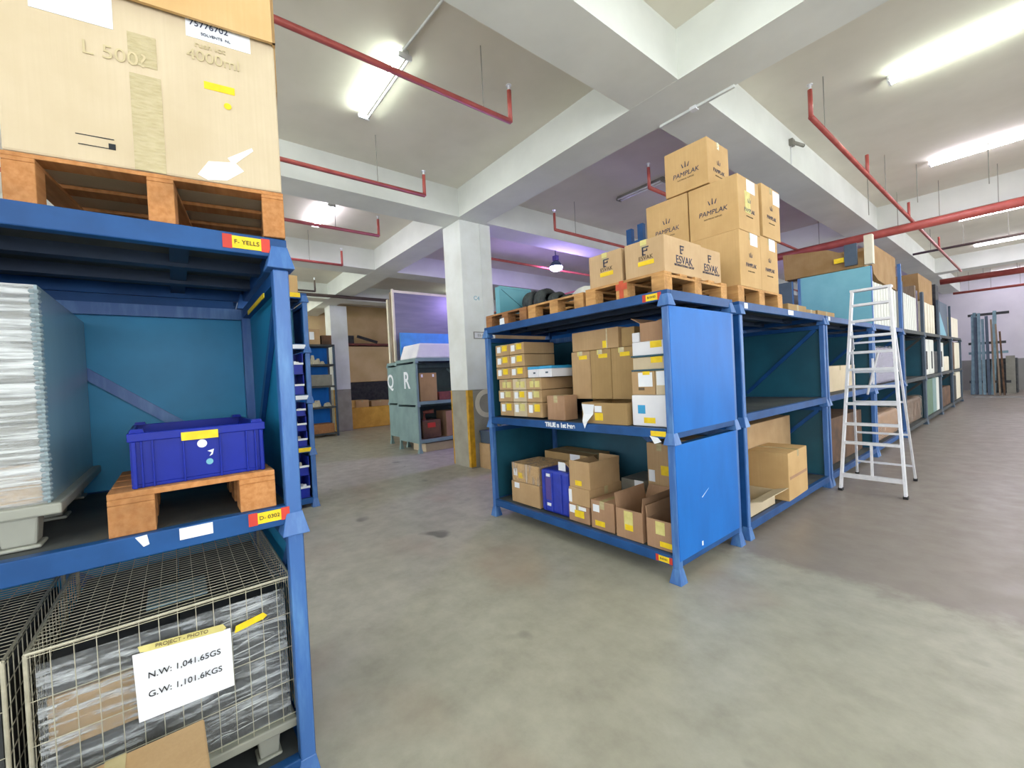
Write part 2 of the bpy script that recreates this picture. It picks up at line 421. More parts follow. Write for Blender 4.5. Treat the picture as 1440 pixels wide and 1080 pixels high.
def main(y, z, r, label, mat='red_pipe', x0=-10.3, x1=5.6):
    t = thing('sprinkler_pipe', label, 'pipe', (0, y, z))
    MB().tube([(x0, 0, 0), (x1, 0, 0)], r, 14).build('pipe_run', mat, t, smooth=True)
    for k, x in enumerate((-3.1, -1.75, -1.15, -.4, 2.5)):
        MB().tube([(x, 0, 0), (x, 0, ZC-z)], .006, 6).build('hanger', 'grey_fixture', t)
    return t
main(11.7, 4.23, .085, 'thick red main pipe crossing the hall above the teal panel')
main(21.9, 4.3, .1, 'thick red main pipe far down the aisle', x0=-2.2)
main(15.9, 4.42, .03, 'thin grey pipe crossing the aisle between the two thick red pipes', 'dark_pipe', x0=-2.1)
main(25.6, 4.2, .05, 'dark red pipe farthest down the aisle, near the far wall', 'red_pipe', x0=-2.2)
main(9.3, 4.4, .022, 'thin red pipe low over the turquoise crate beyond the column', 'red_pipe', x0=-14, x1=-8.2).location.z = 4.05

# ------------------------------------------------------------------ stacking racks
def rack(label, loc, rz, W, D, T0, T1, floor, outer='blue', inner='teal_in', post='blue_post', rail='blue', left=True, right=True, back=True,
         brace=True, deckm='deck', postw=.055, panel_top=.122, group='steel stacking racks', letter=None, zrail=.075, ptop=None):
    """one steel stacking rack: open front at local y=0, width along x, depth along y; T0 deck level, T1 next deck level"""
    t = thing('stacking_rack', label, 'rack', loc, rz, group); z0 = loc[2]
    a, bz = T0-z0, (T1-z0 if T1 else None)
    e = postw if bz else 0
    MB().box(e, W-e, 0, .045, a-zrail, a).build('front_rail', rail, t, bevel=.004)
    MB().box(e, W-e, D-.045, D, a-zrail, a).build('rear_rail', rail, t, bevel=.004)
    for x in (0, W-.045): MB().box(x, x+.045, max(e, .045), D-max(e, .045), a-zrail, a).build('side_rail', rail, t, bevel=.004)
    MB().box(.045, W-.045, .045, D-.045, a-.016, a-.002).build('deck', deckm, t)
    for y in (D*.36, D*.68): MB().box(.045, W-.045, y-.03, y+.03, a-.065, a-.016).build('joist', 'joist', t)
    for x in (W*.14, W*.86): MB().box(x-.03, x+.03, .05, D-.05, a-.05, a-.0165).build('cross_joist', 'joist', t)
    c0 = a-.12 if not floor else 0
    for x in (.0275, W-.0275):
        for y in (.0275, D-.0275):
            if bz:
                pz = ptop
                p = MB().box(x-postw/2, x+postw/2, y-postw/2, y+postw/2, (a-zrail if not floor else .06), (ptop-z0 if ptop and x > W/2 else bz-.121)).build('post', post, t, bevel=.006)
            else: p = t
            MB().frus(x, y, c0, c0+(.09 if not floor else .11), .05, .029).build('foot_cone', post, p, bevel=.004)
    if bz:
        p0, p1 = a+.0, bz-panel_top
        q = .012
        if left:
            MB().box(-.003, .004, .012, D-.05, p0-.03, p1, 0).box(.004, .012, .056, D-.056, p0+.001, p1, 1).build('side_panel', [outer, inner], t)
        if right:
            MB().box(W-.004, W+.003, .012, D-.05, p0-.03, p1, 0).box(W-.012, W-.004, .056, D-.056, p0+.001, p1, 1).build('side_panel', [outer, inner], t)
        if back:
            MB().box(.03, W-.03, D-.012, D-.004, p0, p1, 1).box(.03, W-.03, D-.004, D, p0, p1, 0).build('back_panel', [outer, inner], t)
            MB().box(.055, W-.055, D-.055, D-.012, p1-.06, p1).build('top_beam', post, t)
            MB().box(.09, W-.09, D-.05, D-.01, p1, p1+.044).build('top_beam', outer, t)
            if brace:
                MB().bar((W*.58, D-.025, p1-.1), (W-.06, D-.025, p0+.05), .05, .02, up=(0, 1, 0)).build('brace', post, t)
        if right:
            MB().box(W-.05, W-.012, .055, D-.055, p1-.05, p1).build('top_beam', rail, t)
            if brace: MB().bar((W-.024, .1, p1-.05), (W-.024, D-.1, p0+.05), .02, .045).build('brace', rail, t)
        if left: MB().box(.012, .05, .055, D-.055, p1-.05, p1).build('top_beam', rail, t)
    return t
def rail_tag(t, x0, x1, z0, z1, col='yellow_label', ends=None, txt=None, y=-.002, mat='label'):
    MB().box(x0, x1, y, 0, z0, z1).build('rail_label', col, t)
    if ends:
        MB().box(x0-ends, x0, y, 0, z0-.003, z1+.003).build('rail_label', 'red_label', t)
        MB().box(x1, x1+ends, y, 0, z0-.003, z1+.003).build('rail_label', 'red_label', t)
    if txt: text(t, txt, ((x0+x1)/2, y-.001, (z0+z1)/2), (z1-z0)*.5, 'ink')

# --- left rack (open side faces the aisle, +X)
LX, LY, LW, LD = -1.88, -2.05, 2.43, 1.07
PP = dict(outer='blue', inner='teal_left')
lr0 = rack('bottom steel rack on the left holding the wire mesh cages', (LX, LY, 0), PI/2, LW, LD, .12, 1.14, True, **PP)
lr1 = rack('middle steel rack on the left holding the blue crate and wrapped load', (LX, LY, 1.02), PI/2, LW, LD, 1.14, 2.2, False, **PP)
lr2 = rack('top steel deck on the left carrying the huge pale carton', (LX, LY, 2.08), PI/2, LW, LD, 2.2, None, False, **PP)
o = lambda y: y-LY
rail_tag(lr2, o(.195), o(.29), .062, .108, 'yellow_label', .03, 'F- YELLS')
rail_tag(lr1, o(.225), o(.305), .07, .112, 'yellow_label', .03, 'D- 0302')
MB().box(o(-.01), o(.085), -.002, 0, .075, .115).build('rail_label', 'paper', lr1)
MB().prism([(o(-.125), .115), (o(-.095), .118), (o(-.09), .085), (o(-.105), .08)], -.002, 0).build('rail_label', 'paper', lr1)
MB().box(LW-.062, LW-.058, .2, .7, .98, 1.0).build('rail_label', 'yellow_label', lr1)

# --- centre rack (open side faces the camera, -Y)
cx, cy, cW, cD = -4.05, 2.86, 2.35, 1.06
G = dict(outer='blue_bright')
cr0 = rack('lower steel rack in the middle of the hall with a bright blue end panel', (cx, cy, 0), 0, cW, cD, .2, 1.16, True, **G)
cr1 = rack('upper steel rack in the middle of the hall, full of stacked cartons', (cx, cy, 1.04), 0, cW, cD, 1.16, 2.2, False, **G)
cr2 = rack('top steel deck in the middle of the hall carrying three wooden pallets', (cx, cy, 2.08), 0, cW, cD, 2.2, None, False)
rail_tag(cr2, 2.17, 2.27, .055, .105, 'yellow_label', .03, 'B-0103')
rail_tag(cr0, 2.18, 2.27, .135, .18, 'yellow_label', .025, 'B-0101')
MB().box(2.16, 2.29, -.003, 0, .06, .1).build('rail_label', 'yellow_label', cr1)
MB().prism([(2.15, .06), (2.22, .05), (2.25, .02), (2.19, .0)], -.003, 0).build('rail_label', 'paper', cr1)
text(cr1, 'TRUE n 1st lane', (1.17, -.003, .085), .06, 'paper', 'f', bold=.003)
s = MB().box(cW, cW+.0015, .28, .3, .62, .63)
MB().prism([(.37, .58), (.48, .63), (.485, .632), (.375, .575)], cW+.003, cW+.004, 'yz').box(cW+.003, cW+.004, .34, .36, .2, .235).build('scuff', 'paper', cr0)

# --- run of racks along the aisle (open side +X)
RX, RW, RD = -1.7, 2.45, 1.06
run_y = [4.06+2.5*i for i in range(7)]
ordn = ['first', 'second', 'third', 'fourth', 'fifth', 'sixth', 'seventh']
for i, y in enumerate(run_y):
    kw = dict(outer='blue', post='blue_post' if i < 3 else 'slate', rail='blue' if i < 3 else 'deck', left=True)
    rack(f'lower steel rack beside the aisle, {ordn[i]} along from the bright blue end panel', (RX, y, 0), PI/2, RW, RD, .15, 1.16, True, **kw)
    rack(f'upper steel rack beside the aisle, {ordn[i]} along from the bright blue end panel', (RX, y, 1.04), PI/2, RW, RD, 1.16, 2.2, False, **kw)
    if i in (2, 3, 4, 5):
        kw['outer'] = 'teal_light' if i == 2 else 'blue'; kw['left'] = i == 2; kw['right'] = False; kw['back'] = False
        rack(('topmost steel rack with a big pale teal side panel behind the ladder', 'topmost steel rack on the aisle run, next beyond the pale teal panel',
              'topmost steel rack on the aisle run holding the cream boards', 'topmost steel rack on the aisle run holding dark panels')[i-2],
             (RX, y, 2.08), PI/2, RW, RD, 2.2, 3.28, False, ptop=3.5 if i == 2 else None, **kw)
    else:
        d = rack(f'top steel deck beside the aisle, {("over the empty bay next to the end panel", "over the bay behind the ladder", "", "", "", "", "at the far end of the run")[i]}',
                 (RX, y, 2.08), PI/2, RW, RD, 2.2, None, False, **{k: kw[k] for k in ('post', 'rail')})
        if i < 2:
            MB().box(1.2, 1.35, -.003, 0, .06, .11).build('rail_label', 'paper', d)
            MB().box(.1, .17, -.003, 0, .06, .11).build('rail_label', 'paper', d)
# slate panelled rack behind, back row
rack('dark slate steel rack seen between the tall box stack and the pale teal panel', (-2.83, 9.03, 2.08), PI/2, 2.4, 1.06, 2.2, 3.25, False, outer='slate', inner='slate', right=False, back=False, group=None)
rack('steel rack of the back row standing under the dark slate rack', (-2.83, 9.03, 1.04), PI/2, 2.4, 1.06, 1.16, 2.2, False, group=None)
rack('steel rack of the back row on the floor, hidden behind the aisle run', (-2.83, 9.03, 0), PI/2, 2.4, 1.06, .15, 1.16, True, group=None)

# --- sage green racks Q and R
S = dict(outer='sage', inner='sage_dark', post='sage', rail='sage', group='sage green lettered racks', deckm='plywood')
r = rack('lower sage green steel rack below the letter R', (-8.76, 4.25, 0), PI/2, 2.4, 1.07, .3, 1.17, True, zrail=.08, **S)
r = rack('upper sage green steel rack with the white letter R', (-8.76, 4.25, 1.05), PI/2, 2.4, 1.07, 1.17, 2.16, False, **S)
text(r, 'R', (-.003, .45, .6), .55, 'paper', 'f', bold=.01)
r['lettered'] = 1
rack('top deck of the sage green rack with the letter R, under the white foam slab', (-8.76, 4.25, 2.04), PI/2, 2.4, 1.07, 2.16, None, False, **{k: v for k, v in S.items()})
rack('top deck of the sage green rack with the letter Q, under the tall boards', (-9.92, 4.5, 2.04), PI/2, 2.4, 1.07, 2.16, None, False, **S)
q = rack('lower sage green steel rack below the letter Q', (-9.92, 4.5, 0), PI/2, 2.4, 1.07, .3, 1.17, True, zrail=.08, **S)
q = rack('upper sage green steel rack with the white letter Q', (-9.92, 4.5, 1.05), PI/2, 2.4, 1.07, 1.17, 2.16, False, **S)
# ------------------------------------------------------------------ boxes
def face_pt(W, D, H, face, u, v, off=.0015):
    if face == 'f': return ((u-.5)*W, -D/2-off, v*H)
    if face == 'r': return (W/2+off, (u-.5)*D, v*H)
    return ((u-.5)*W, (v-.5)*D, H+off)
def sticker(p, W, D, H, st, nm=None, k=0):
    f, u0, u1, v0, v1, mt = st[:6]; b = MB(); t = .0016+.0006*k
    if f == 'f': b.box((u0-.5)*W, (u1-.5)*W, -D/2-t, -D/2, v0*H, v1*H)
    elif f == 'r': b.box(W/2, W/2+t, (u0-.5)*D, (u1-.5)*D, v0*H, v1*H)
    else: b.box((u0-.5)*W, (u1-.5)*W, (v0-.5)*D, (v1-.5)*D, H, H+t)
    o = b.build(nm or {'tape': 'tape', 'tape_clear': 'tape'}.get(mt, 'sticker'), mt, p)
    lab = {'yellow_label': 'yellow paper sticker', 'paper': 'white paper label', 'masking': 'pale yellow masking tape', 'red_label': 'red sticker'}.get(mt)
    if lab: o['label'] = lab
    return o
def carton(label, x0, x1, y0, y1, z0, z1, col=1, rz=0, group=None, tape='x', stick=(), txt=(), name='cardboard_box', cat='box', bev=.006, mat=None):
    W, D, H = x1-x0, y1-y0, z1-z0
    o = MB().box(-W/2, W/2, -D/2, D/2, 0, H).build(name, mat or CB[col], None, bevel=min(bev, H*.1), loc=((x0+x1)/2, (y0+y1)/2, z0), rz=rz)
    tag(o, label, cat, group)
    if tape:
        t = .0012; b = MB()
        if tape == 'x':
            b.box(-W/2, W/2, -.025, .025, H, H+t).box(W/2, W/2+t, -.025, .025, H-.07, H).box(-W/2-t, -W/2, -.025, .025, H-.07, H)
        else:
            b.box(-.025, .025, -D/2, D/2, H, H+t).box(-.025, .025, -D/2-t, -D/2, H-.07, H).box(-.025, .025, D/2, D/2+t, H-.07, H)
        b.build('tape', 'tape', o)
    for i, st in enumerate(stick): sticker(o, W, D, H, st, k=i)
    for f, u, v, sz, string, mt in txt:
        text(o, string, face_pt(W, D, H, f, u, v, .002), sz, mt, f)
    return o
def open_carton(label, x0, x1, y0, y1, z0, z1, col=1, rz=0, group=None, flaps=(), stick=(), fill=None, fl=None, name='cardboard_box', cat='box'):
    W, D, H = x1-x0, y1-y0, z1-z0; t = .006
    b = MB().box(-W/2, W/2, -D/2, D/2, 0, t).box(-W/2, W/2, -D/2, -D/2+t, t, H).box(-W/2, W/2, D/2-t, D/2, t, H)
    b.box(-W/2, -W/2+t, -D/2+t, D/2-t, t, H).box(W/2-t, W/2, -D/2+t, D/2-t, t, H)
    o = b.build(name, CB[col], None, loc=((x0+x1)/2, (y0+y1)/2, z0), rz=rz); tag(o, label, cat, group)
    for f, ang in flaps:   # angle 0 = upright, 90 = folded flat outwards
        L = fl or min(W, D)*.45; a = math.radians(ang); sn, cs = math.sin(a)*L, math.cos(a)*L
        if f in 'fb':
            s = -1 if f == 'f' else 1; y = s*(D/2-t/2)
            MB().bar((0, y, H), (0, y+s*sn, H+cs), W*.98, .005, up=(0, 0, 1) if ang > 30 else (0, 1, 0)).build('flap', CB[col], o)
        else:
            s = -1 if f == 'l' else 1; x = s*(W/2-t/2)
            MB().bar((x, 0, H), (x+s*sn, 0, H+cs), D*.98, .005, up=(0, 0, 1) if ang > 30 else (1, 0, 0)).build('flap', CB[col], o)
    if fill: MB().box(-W/2+t, W/2-t, -D/2+t, D/2-t, t, H*.8).build('packing', fill, o)
    for i, st in enumerate(stick): sticker(o, W, D, H, st, k=i)
    return o

# ------------------------------------------------------------------ pallets
def pallet(label, x0, x1, y0, y1, z0, z1, mat='pine', along='x', bw=.1, red=None, mid=True, th=.02, rz=0, group='wooden pallets', front=None):
    """deck boards across `along`; nine blocks"""
    W, D, H = x1-x0, y1-y0, z1-z0
    t = thing('wooden_pallet', label, 'pallet', ((x0+x1)/2, (y0+y1)/2, z0), rz, group); a, b = W/2, D/2
    X = [-a, -bw/2, a-bw]; Y = [-b, -bw/2, b-bw]
    for i, x in enumerate(X):
        for j, y in enumerate(Y):
            if not mid and j == 1: continue
            MB().box(x, x+bw, y, y+bw, th*.9 if False else .0, H-2*th).build('block', mat, t, bevel=.003)
    if along == 'x':
        for y in (Y if mid else (Y[0], Y[2])): MB().box(-a, a, y, y+bw, H-2*th, H-th).build('stringer_board', mat, t, bevel=.003)
    else:
        for x in X: MB().box(x, x+bw, -b, b, H-2*th, H-th).build('stringer_board', mat, t, bevel=.003)
    n = max(4, int(W/.17))
    if along == 'x':
        for k in range(n):
            c = -a+bw/2+(W-bw)*k/(n-1); MB().box(c-bw*.48, c+bw*.48, -b, b, H-th, H).build('deck_board', mat, t, bevel=.002)
    else:
        n = max(4, int(D/.17))
        for k in range(n):
            c = -b+bw/2+(D-bw)*k/(n-1); MB().box(-a, a, c-bw*.48, c+bw*.48, H-th, H).build('deck_board', mat, t, bevel=.002)
    if red is not None:
        x = X[red]+bw/2
        o = MB().box(x-.02, x+.02, -b-.003, -b, .005, H).box(x-.055, x-.02, -b-.003, -b, H*.5, H*.85).box(x+.02, x+.055, -b-.003, -b, H*.5, H*.85).build('paint_mark', 'wood_red', t); o['label'] = 'red painted cross'
    return t
P = pallet
P('wooden pallet at the right end of the middle rack top, with a red painted cross', -2.5, -1.73, 2.88, 3.89, 2.2, 2.345, 'pine', 'y', red=1, bw=.11)
P('bare pale wooden pallet in the middle of the rack top', -3.28, -2.53, 2.88, 3.89, 2.2, 2.335, 'pine', 'y', bw=.11)
P('darker brown wooden pallet under the turquoise panel at the left of the rack top', -4.03, -3.31, 2.88, 3.89, 2.2, 2.335, 'pine_dark', 'y', bw=.11)
P('wooden pallet under the tall stack of logo boxes', -2.78, -1.73, 4.12, 5.2, 2.2, 2.36, 'pine', 'x', bw=.13)
P('wooden pallet under the huge pale carton at upper left', -2.875, -1.915, -.32, .445, 2.202, 2.38, 'pine_red', 'x', bw=.075, th=.014, rz=-.14)
P('small wooden pallet under the blue plastic crate', -2.45, -1.905, -.19, .295, 1.141, 1.285, 'pine_red', 'x', bw=.12, mid=False)
MB().tube([(-1.895, -.07, 2.33), (-1.893, -.072, 2.3), (-1.894, -.068, 2.28)], .003, 6).build('splinter', 'pine').parent = None
for o_ in [o for o in bpy.data.objects if o.name == 'splinter']: bpy.data.objects.remove(o_)

# ------------------------------------------------------------------ LEFT: huge carton
o_ = carton('huge pale cardboard carton on the top deck at upper left, marked 4000 ml', -2.87, -1.92, -.318, .442, 2.383, 3.1, 4, tape=None, bev=.008, rz=-.14)
W, D, H = .95, .76, .717
def R(y): return (y+.38)/.76
def Z(z): return (z-2.385)/H
for st in (('r', R(-.065), R(.012), Z(2.75), Z(2.86), 'tape_clear'), ('r', R(-.065), R(.02), Z(2.387), Z(2.72), 'tape_clear'), ('r', R(.015), R(.26), Z(2.76), Z(2.764), 'card_c'),
           ('r', R(-.3), R(-.1), Z(2.85), Z(3.05), 'paper'), ('r', R(.1), R(.3), Z(2.905), Z(3.02), 'paper'),
           ('r', R(.145), R(.24), Z(2.728), Z(2.755), 'yellow_label')):
    if st[5] == 'card_c': continue
    sticker(o_, W, D, H, st)
MB().lathe([(.012, 0), (.012, .001)]).build('sticker', 'yellow_label', o_, loc=(W/2+.002, .215, 2.68-2.385)).rotation_euler = (0, PI/2, 0)
tt = lambda s, y, z, sz, m, tilt=0, **k: text(o_, s, (W/2+.003, y, z-2.385), sz, m, 'r', tilt=tilt, **k)
tt('75776702', .17, 2.957, .03, 'navy_text', 0); tt('SOLVENTS  NL', .19, 2.925, .014, 'navy_text', 0)
tt('L 500?', -.1, 2.765, .065, 'pencil', 0); tt('4000ml', .18, 2.84, .055, 'pencil', 0)
tt('rush lot', .17, 2.882, .03, 'pencil', 0)
# hand hole, drawn in ink outline with torn dark slot
MB().prism([(-.21, 2.475-2.385), (-.115, 2.47-2.385), (-.112, 2.44-2.385), (-.2, 2.445-2.385)], W/2, W/2+.0012, 'yz').build('hand_hole', 'card_pale', o_)
MB().box(W/2+.0012, W/2+.002, -.21, -.115, .088, .091).box(W/2+.0012, W/2+.002, -.13, -.112, .055, .075).box(W/2+.0012, W/2+.002, -.205, -.125, .056, .0585).build('hand_hole_edge', 'ink', o_)
MB().prism([(.11, .02), (.145, .075), (.215, .085), (.205, .1), (.285, .155), (.29, .145), (.23, .085), (.255, .06), (.2, .015), (.14, .005)], W/2, W/2+.0016, 'yz').build('torn_label', 'paper', o_)['label'] = 'torn white document pouch'
# telescoping lid
l = bpy.data.objects.new('lid', None); C.objects.link(l); l.parent = o_; l.location = (0, 0, 2.9-2.385); l['label'] = 'orange brown cardboard lid'
b = MB().box(-.5, .5, -.385, .385, .26, .27).box(.488, .5, -.385, .385, .06, .26).box(-.5, -.488, -.385, .385, .06, .26).box(-.5, .5, .375, .385, .06, .26).box(-.5, .5, -.385, -.375, .06, .26)
b.build('lid_shell', CB[5], l)
MB().prism([(-.47, .06), (.47, .06), (.45, -.1), (.3, -.17), (-.3, -.17)], .377, .385, 'xz').build('lid_flap', CB[2], l)

# ------------------------------------------------------------------ LEFT: wrapped load, crate
def plastic_pallet(label, x0, x1, y0, y1, z0, z1, legw=.09):
    t = thing('plastic_pallet', label, 'pallet', ((x0+x1)/2, (y0+y1)/2, z0)); a, b, H = (x1-x0)/2, (y1-y0)/2, z1-z0
    MB().box(-a, a, -b, b, H-.035, H).build('pallet_deck', 'grey_plastic', t, bevel=.006)
    for x in (-a+.06, 0, a-.06):
        for y in (-b+.1, 0, b-.1):
            MB().frus(x, y, .012, H-.035, legw*.42, legw*.5).box(x-legw*.55, x+legw*.55, y-legw*.55, y+legw*.55, 0, .012).build('foot', 'grey_plastic', t, bevel=.006)
    return t
plastic_pallet('grey plastic pallet under the silvery wrapped load at left', -2.9, -1.97, -1.12, -.3, 1.14, 1.275)
t = thing('wrapped_pallet_load', 'tall load wrapped in silvery stretch film beside the blue crate', 'wrapped load', (-2.45, -.72, 1.275))
b = MB()
for k in range(5): b.box(-.44, .43, -.385, .375, .13*k, .13*k+.128, 1 if k else 0)
b.build('carton_stack', ['card_b', 'grey_fixture'], t, bevel=.01)
MB().box(.445, .45, -.395, .385, .0, .7).build('film_front', 'wrap', t)
MB().box(-.45, .45, .385, .392, .0, .7).build('film_side', 'film_side', t)
b = MB()
for k in range(44):
    z = .012+k*.0155; b.torus((.444, .385, z+.003*random.random()), .005+.004*random.random(), .0075, 'z', 8, 6)
tag(b.build('film_corner_rolls', 'wrap_soft', t), None, None, None, 'stuff')
MB().box(-.44, .44, -.385, .385, .68, .7).build('top_sheet', 'grey_fixture', t)
MB().box(.452, .4535, .05, .1, .56, .59).build('sticker', 'yellow_label', t)

t = thing('plastic_crate', 'deep blue plastic crate with a yellow label on the small pallet', 'crate', (-2.24, .062, 1.286), .03)
L2, W2, H2 = .29, .2, .19
b = MB().box(-L2, L2, -W2, W2, 0, .012)
for s in (-1, 1):
    b.box(s*(L2-.008), s*L2, -W2, W2, .012, H2); b.box(-L2+.008, L2-.008, s*(W2-.008), s*W2, .012, H2)
CBODY = b
b = MB()
for s in (-1, 1):
    b.box(s*L2, s*(L2+.008), -W2-.006, W2+.006, H2-.03, H2); b.box(-L2, L2, s*W2, s*(W2+.006), H2-.03, H2)
b.build('crate_rim', 'crate_blue', t, bevel=.003)
b = CBODY
for y in (-.17, -.14, -.055, .055, .14, .17): b.box(L2-.002, L2+.009, y-.003, y+.003, .0, H2-.03)
for y in (-.19, .19): b.box(L2-.002, L2+.012, y-.006, y+.006, 0, H2-.03)
b.build('crate_body', 'crate_blue', t, bevel=.002)
for x in (-L2, L2):
    for y in (-W2, W2): MB().frus(x*.92, y*.9, H2, H2+.012, .02, .016).build('stacking_corner', 'crate_blue', t)
f = L2+.0095
MB().box(f, f+.002, -.06, .05, .148, .178).build('sticker', 'yellow_label', t)['label'] = 'yellow paper sticker'
MB().lathe([(.015, 0), (.015, .001)]).build('sticker_remnant', 'paper', t, loc=(L2+.002, .0, .13)).rotation_euler = (0, PI/2, 0)
MB().prism([(.015, .1), (.035, .105), (.03, .085), (.02, .08), (.028, .093)], L2+.001, L2+.002, 'yz').build('sticker_remnant', 'paper', t)
o_ = MB().lathe([(.011, 0), (.011, .001)]).build('sticker_remnant', 'teal_light', t, loc=(L2+.002, .02, .06)); o_.rotation_euler = (0, PI/2, 0)

# ------------------------------------------------------------------ LEFT: mesh cages
def cage(label, x0, x1, y0, y1, z0, z1, dark=False, group='wire mesh cages'):
    t = thing('wire_mesh_cage', label, 'cage', ((x0+x1)/2, (y0+y1)/2, z0), 0, group); a, b, H = (x1-x0)/2, (y1-y0)/2, z1-z0
    r = .0015; s = MB(); n = int((x1-x0)/.03)
    for k in range(n+1):
        x = -a+2*a*k/n; s.tube([(x, -b, H), (x, b, H)], r, 5)
    m = int((y1-y0)/.052)
    for k in range(m+1):
        y = -b+2*b*k/m; s.tube([(-a, y, H-.005), (a, y, H-.005)], r, 5)
    s.build('top_mesh', 'steel_wire', t)
    s = MB()
    for k in range(m+1):
        y = -b+2*b*k/m; s.tube([(a, y, .0), (a, y, H)], r, 5)
    for k in range(5): s.tube([(a+.003, -b, .02+k*(H-.03)/4), (a+.003, b, .02+k*(H-.03)/4)], r, 5)
    s.build('front_mesh', 'steel_wire', t)
    for sy in (-1, 1):
        s = MB(); n2 = int((x1-x0)/.052)
        for k in range(n2+1):
            x = -a+2*a*k/n2; s.tube([(x, sy*b, 0), (x, sy*b, H)], r, 5)
        for k in range(9): s.tube([(-a, sy*b+.004, .02+k*(H-.03)/8), (a, sy*b+.004, .02+k*(H-.03)/8)], r, 5)
        s.build('side_mesh', 'steel_wire', t)
    for sx in (-1, 1):
        for sy in (-1, 1): MB().tube([(sx*a, sy*b, 0), (sx*a, sy*b, H)], .006, 8).build('corner_rod', 'steel_wire', t)
    s = MB()
    for sx in (-1, 1): s.tube([(sx*a, -b, H), (sx*a, b, H)], .0055, 6)
    for sy in (-1, 1): s.tube([(-a, sy*b, H), (a, sy*b, H)], .0055, 6)
    s.build('rim_rod', 'steel_wire', t)
    return t
plastic_pallet('grey plastic pallet under the front wire mesh cage', -2.84, -1.94, -.4, .33, .12, .25, .08)
plastic_pallet('grey plastic pallet under the left wire mesh cage', -2.84, -1.94, -1.2, -.45, .12, .25, .08)
t = cage('wire mesh cage of film wrapped cartons with a white weight sheet', -2.84, -1.95, -.395, .335, .25, .83)
a, b_, H = .445, .365, .58
W_ = thing('wrapped_cartons', 'film wrapped cartons inside the wire cage with the weight sheet', 'wrapped load', (-2.395, -.03, .25))
MB().box(-.44, .415, -.34, .335, 0, .22, 1).box(-.44, .4, -.335, -.0, .225, .4).box(-.44, .405, .005, .33, .225, .5, 1).box(-.44, .395, -.335, -.0, .405, .5, 1).box(-.05, .17, -.1, .1, .502, .51, 3).build('cartons', ['card_c', 'dark_stuff', 'dark_stuff', 'bluegrey_steel'], W_, bevel=.006)  # dark cartons carry the shade of the cage interior in their colour
MB().box(.42, .424, -.35, .345, .0, .53).box(-.42, .42, .34, .344, 0, .52).build('stretch_film', 'wrap_clear', W_)
s = MB()
for k in range(34):
    y0_, z0_ = random.uniform(.0, .2), random.uniform(.02, .5); y1_ = min(.343, y0_+random.uniform(.08, .25))
    s.tube([(.424, y0_, z0_), (.427, (y0_+y1_)/2, z0_+.012), (.424, y1_, z0_+random.uniform(-.005, .03))], [.0008, random.uniform(.0015, .004), .0008], 5)
for k in range(9): s.tube([(.424, -.35, .06+k*.04), (.427, -.335, .065+k*.04), (.424, -.31, .06+k*.04)], .006, 5)
tag(s.build('film_pleats', 'wrap', W_), None, None, None, 'stuff')
# weight sheet on the cage front
sh = MB().prism([(-.118, .24), (.155, .235), (.153, .455), (-.125, .475)], a+.008, a+.0095, 'yz').build('weight_sheet', 'paper', t); sh['label'] = 'white paper sheet with weights'
text(sh, 'N.W: 1,041.65GS', (a+.0115, .015, .385), .029, 'ink', 'r', tilt=-.03)
text(sh, 'G.W: 1,101.6KGS', (a+.0115, .015, .32), .029, 'ink', 'r', tilt=-.03)
o_ = MB().prism([(-.105, .478), (-.11, .498), (.13, .48), (.14, .462), (.13, .455), (-.09, .473)], a+.0096, a+.0108, 'yz').build('masking_tape', 'masking', t)
text(o_, 'PROJECT - PHOTO', (a+.012, .01, .478), .018, 'ink_soft', 'r', tilt=-.07)
MB().prism([(.165, .43), (.262, .447), (.275, .457), (.262, .472), (.17, .455)], a+.008, a+.0095, 'yz').build('sticker', 'yellow_label', t)['label'] = 'yellow paper sticker'
cage('dimmer wire mesh cage at the left edge, next to the cage with the weight sheet', -2.84, -1.95, -1.2, -.44, .25, .83)
o_ = MB().box(-.43, .4, -.36, .36, 0, .5).build('cardboard_box', 'dark_stuff', None, loc=(-2.4, -.82, .25)); tag(o_, 'black block standing in for shade inside the wire cage at the left edge', 'box')  # dark filler added so the cage interior reads as shaded
carton('pale cardboard box at the very bottom left corner, in front of the wire cage', -1.84, -1.42, -.42, .03, 0, .47, 1, tape='x', rz=.02)

# ------------------------------------------------------------------ CENTRE rack upper deck (z 1.16)
zz = [1.975, 1.85, 1.715, 1.59]
n = 0; col_n = ['left', 'right']
rown = ['top', 'second', 'third', 'fourth', 'fifth', 'bottom']
edges = [1.98, 1.852, 1.718, 1.588, 1.463, 1.33, 1.172]
for rrow in range(6):
    z1, z0 = edges[rrow], edges[rrow+1]+.006
    if rrow < 3: xs = [(-3.94, -3.69), (-3.685, -3.435)]; D1 = 3.38
    else: xs = [(-3.9-.02*(rrow == 4), -3.66), (-3.655, -3.43), (-3.425, -3.19)]; D1 = 3.45 if rrow > 3 else 3.75
    for k, (x0, x1) in enumerate(xs):
        nm = ('left', 'right')[k] if len(xs) == 2 else ('left', 'middle', 'right')[k]
        lab = f'narrow tan carton with paper labels, {nm} one in the {rown[rrow]} row of the left pile'
        st = [('f', .12, .38, .3, .85, 'paper'), ('f', .5, .85, .4, .9, 'yellow_label' if (k+rrow) % 2 or rrow < 3 else 'masking')]
        if rrow == 3: st = [('f', .25, .5, .2, .75, 'masking'), ('f', .6, .9, .2, .75, 'masking')]
        carton(lab, x0, x1, 2.93, D1, z0, z1, (1, 4, 1)[k] if rrow > 2 else 1, stick=st, group='narrow labelled cartons in the left pile', tape='y', bev=.004)
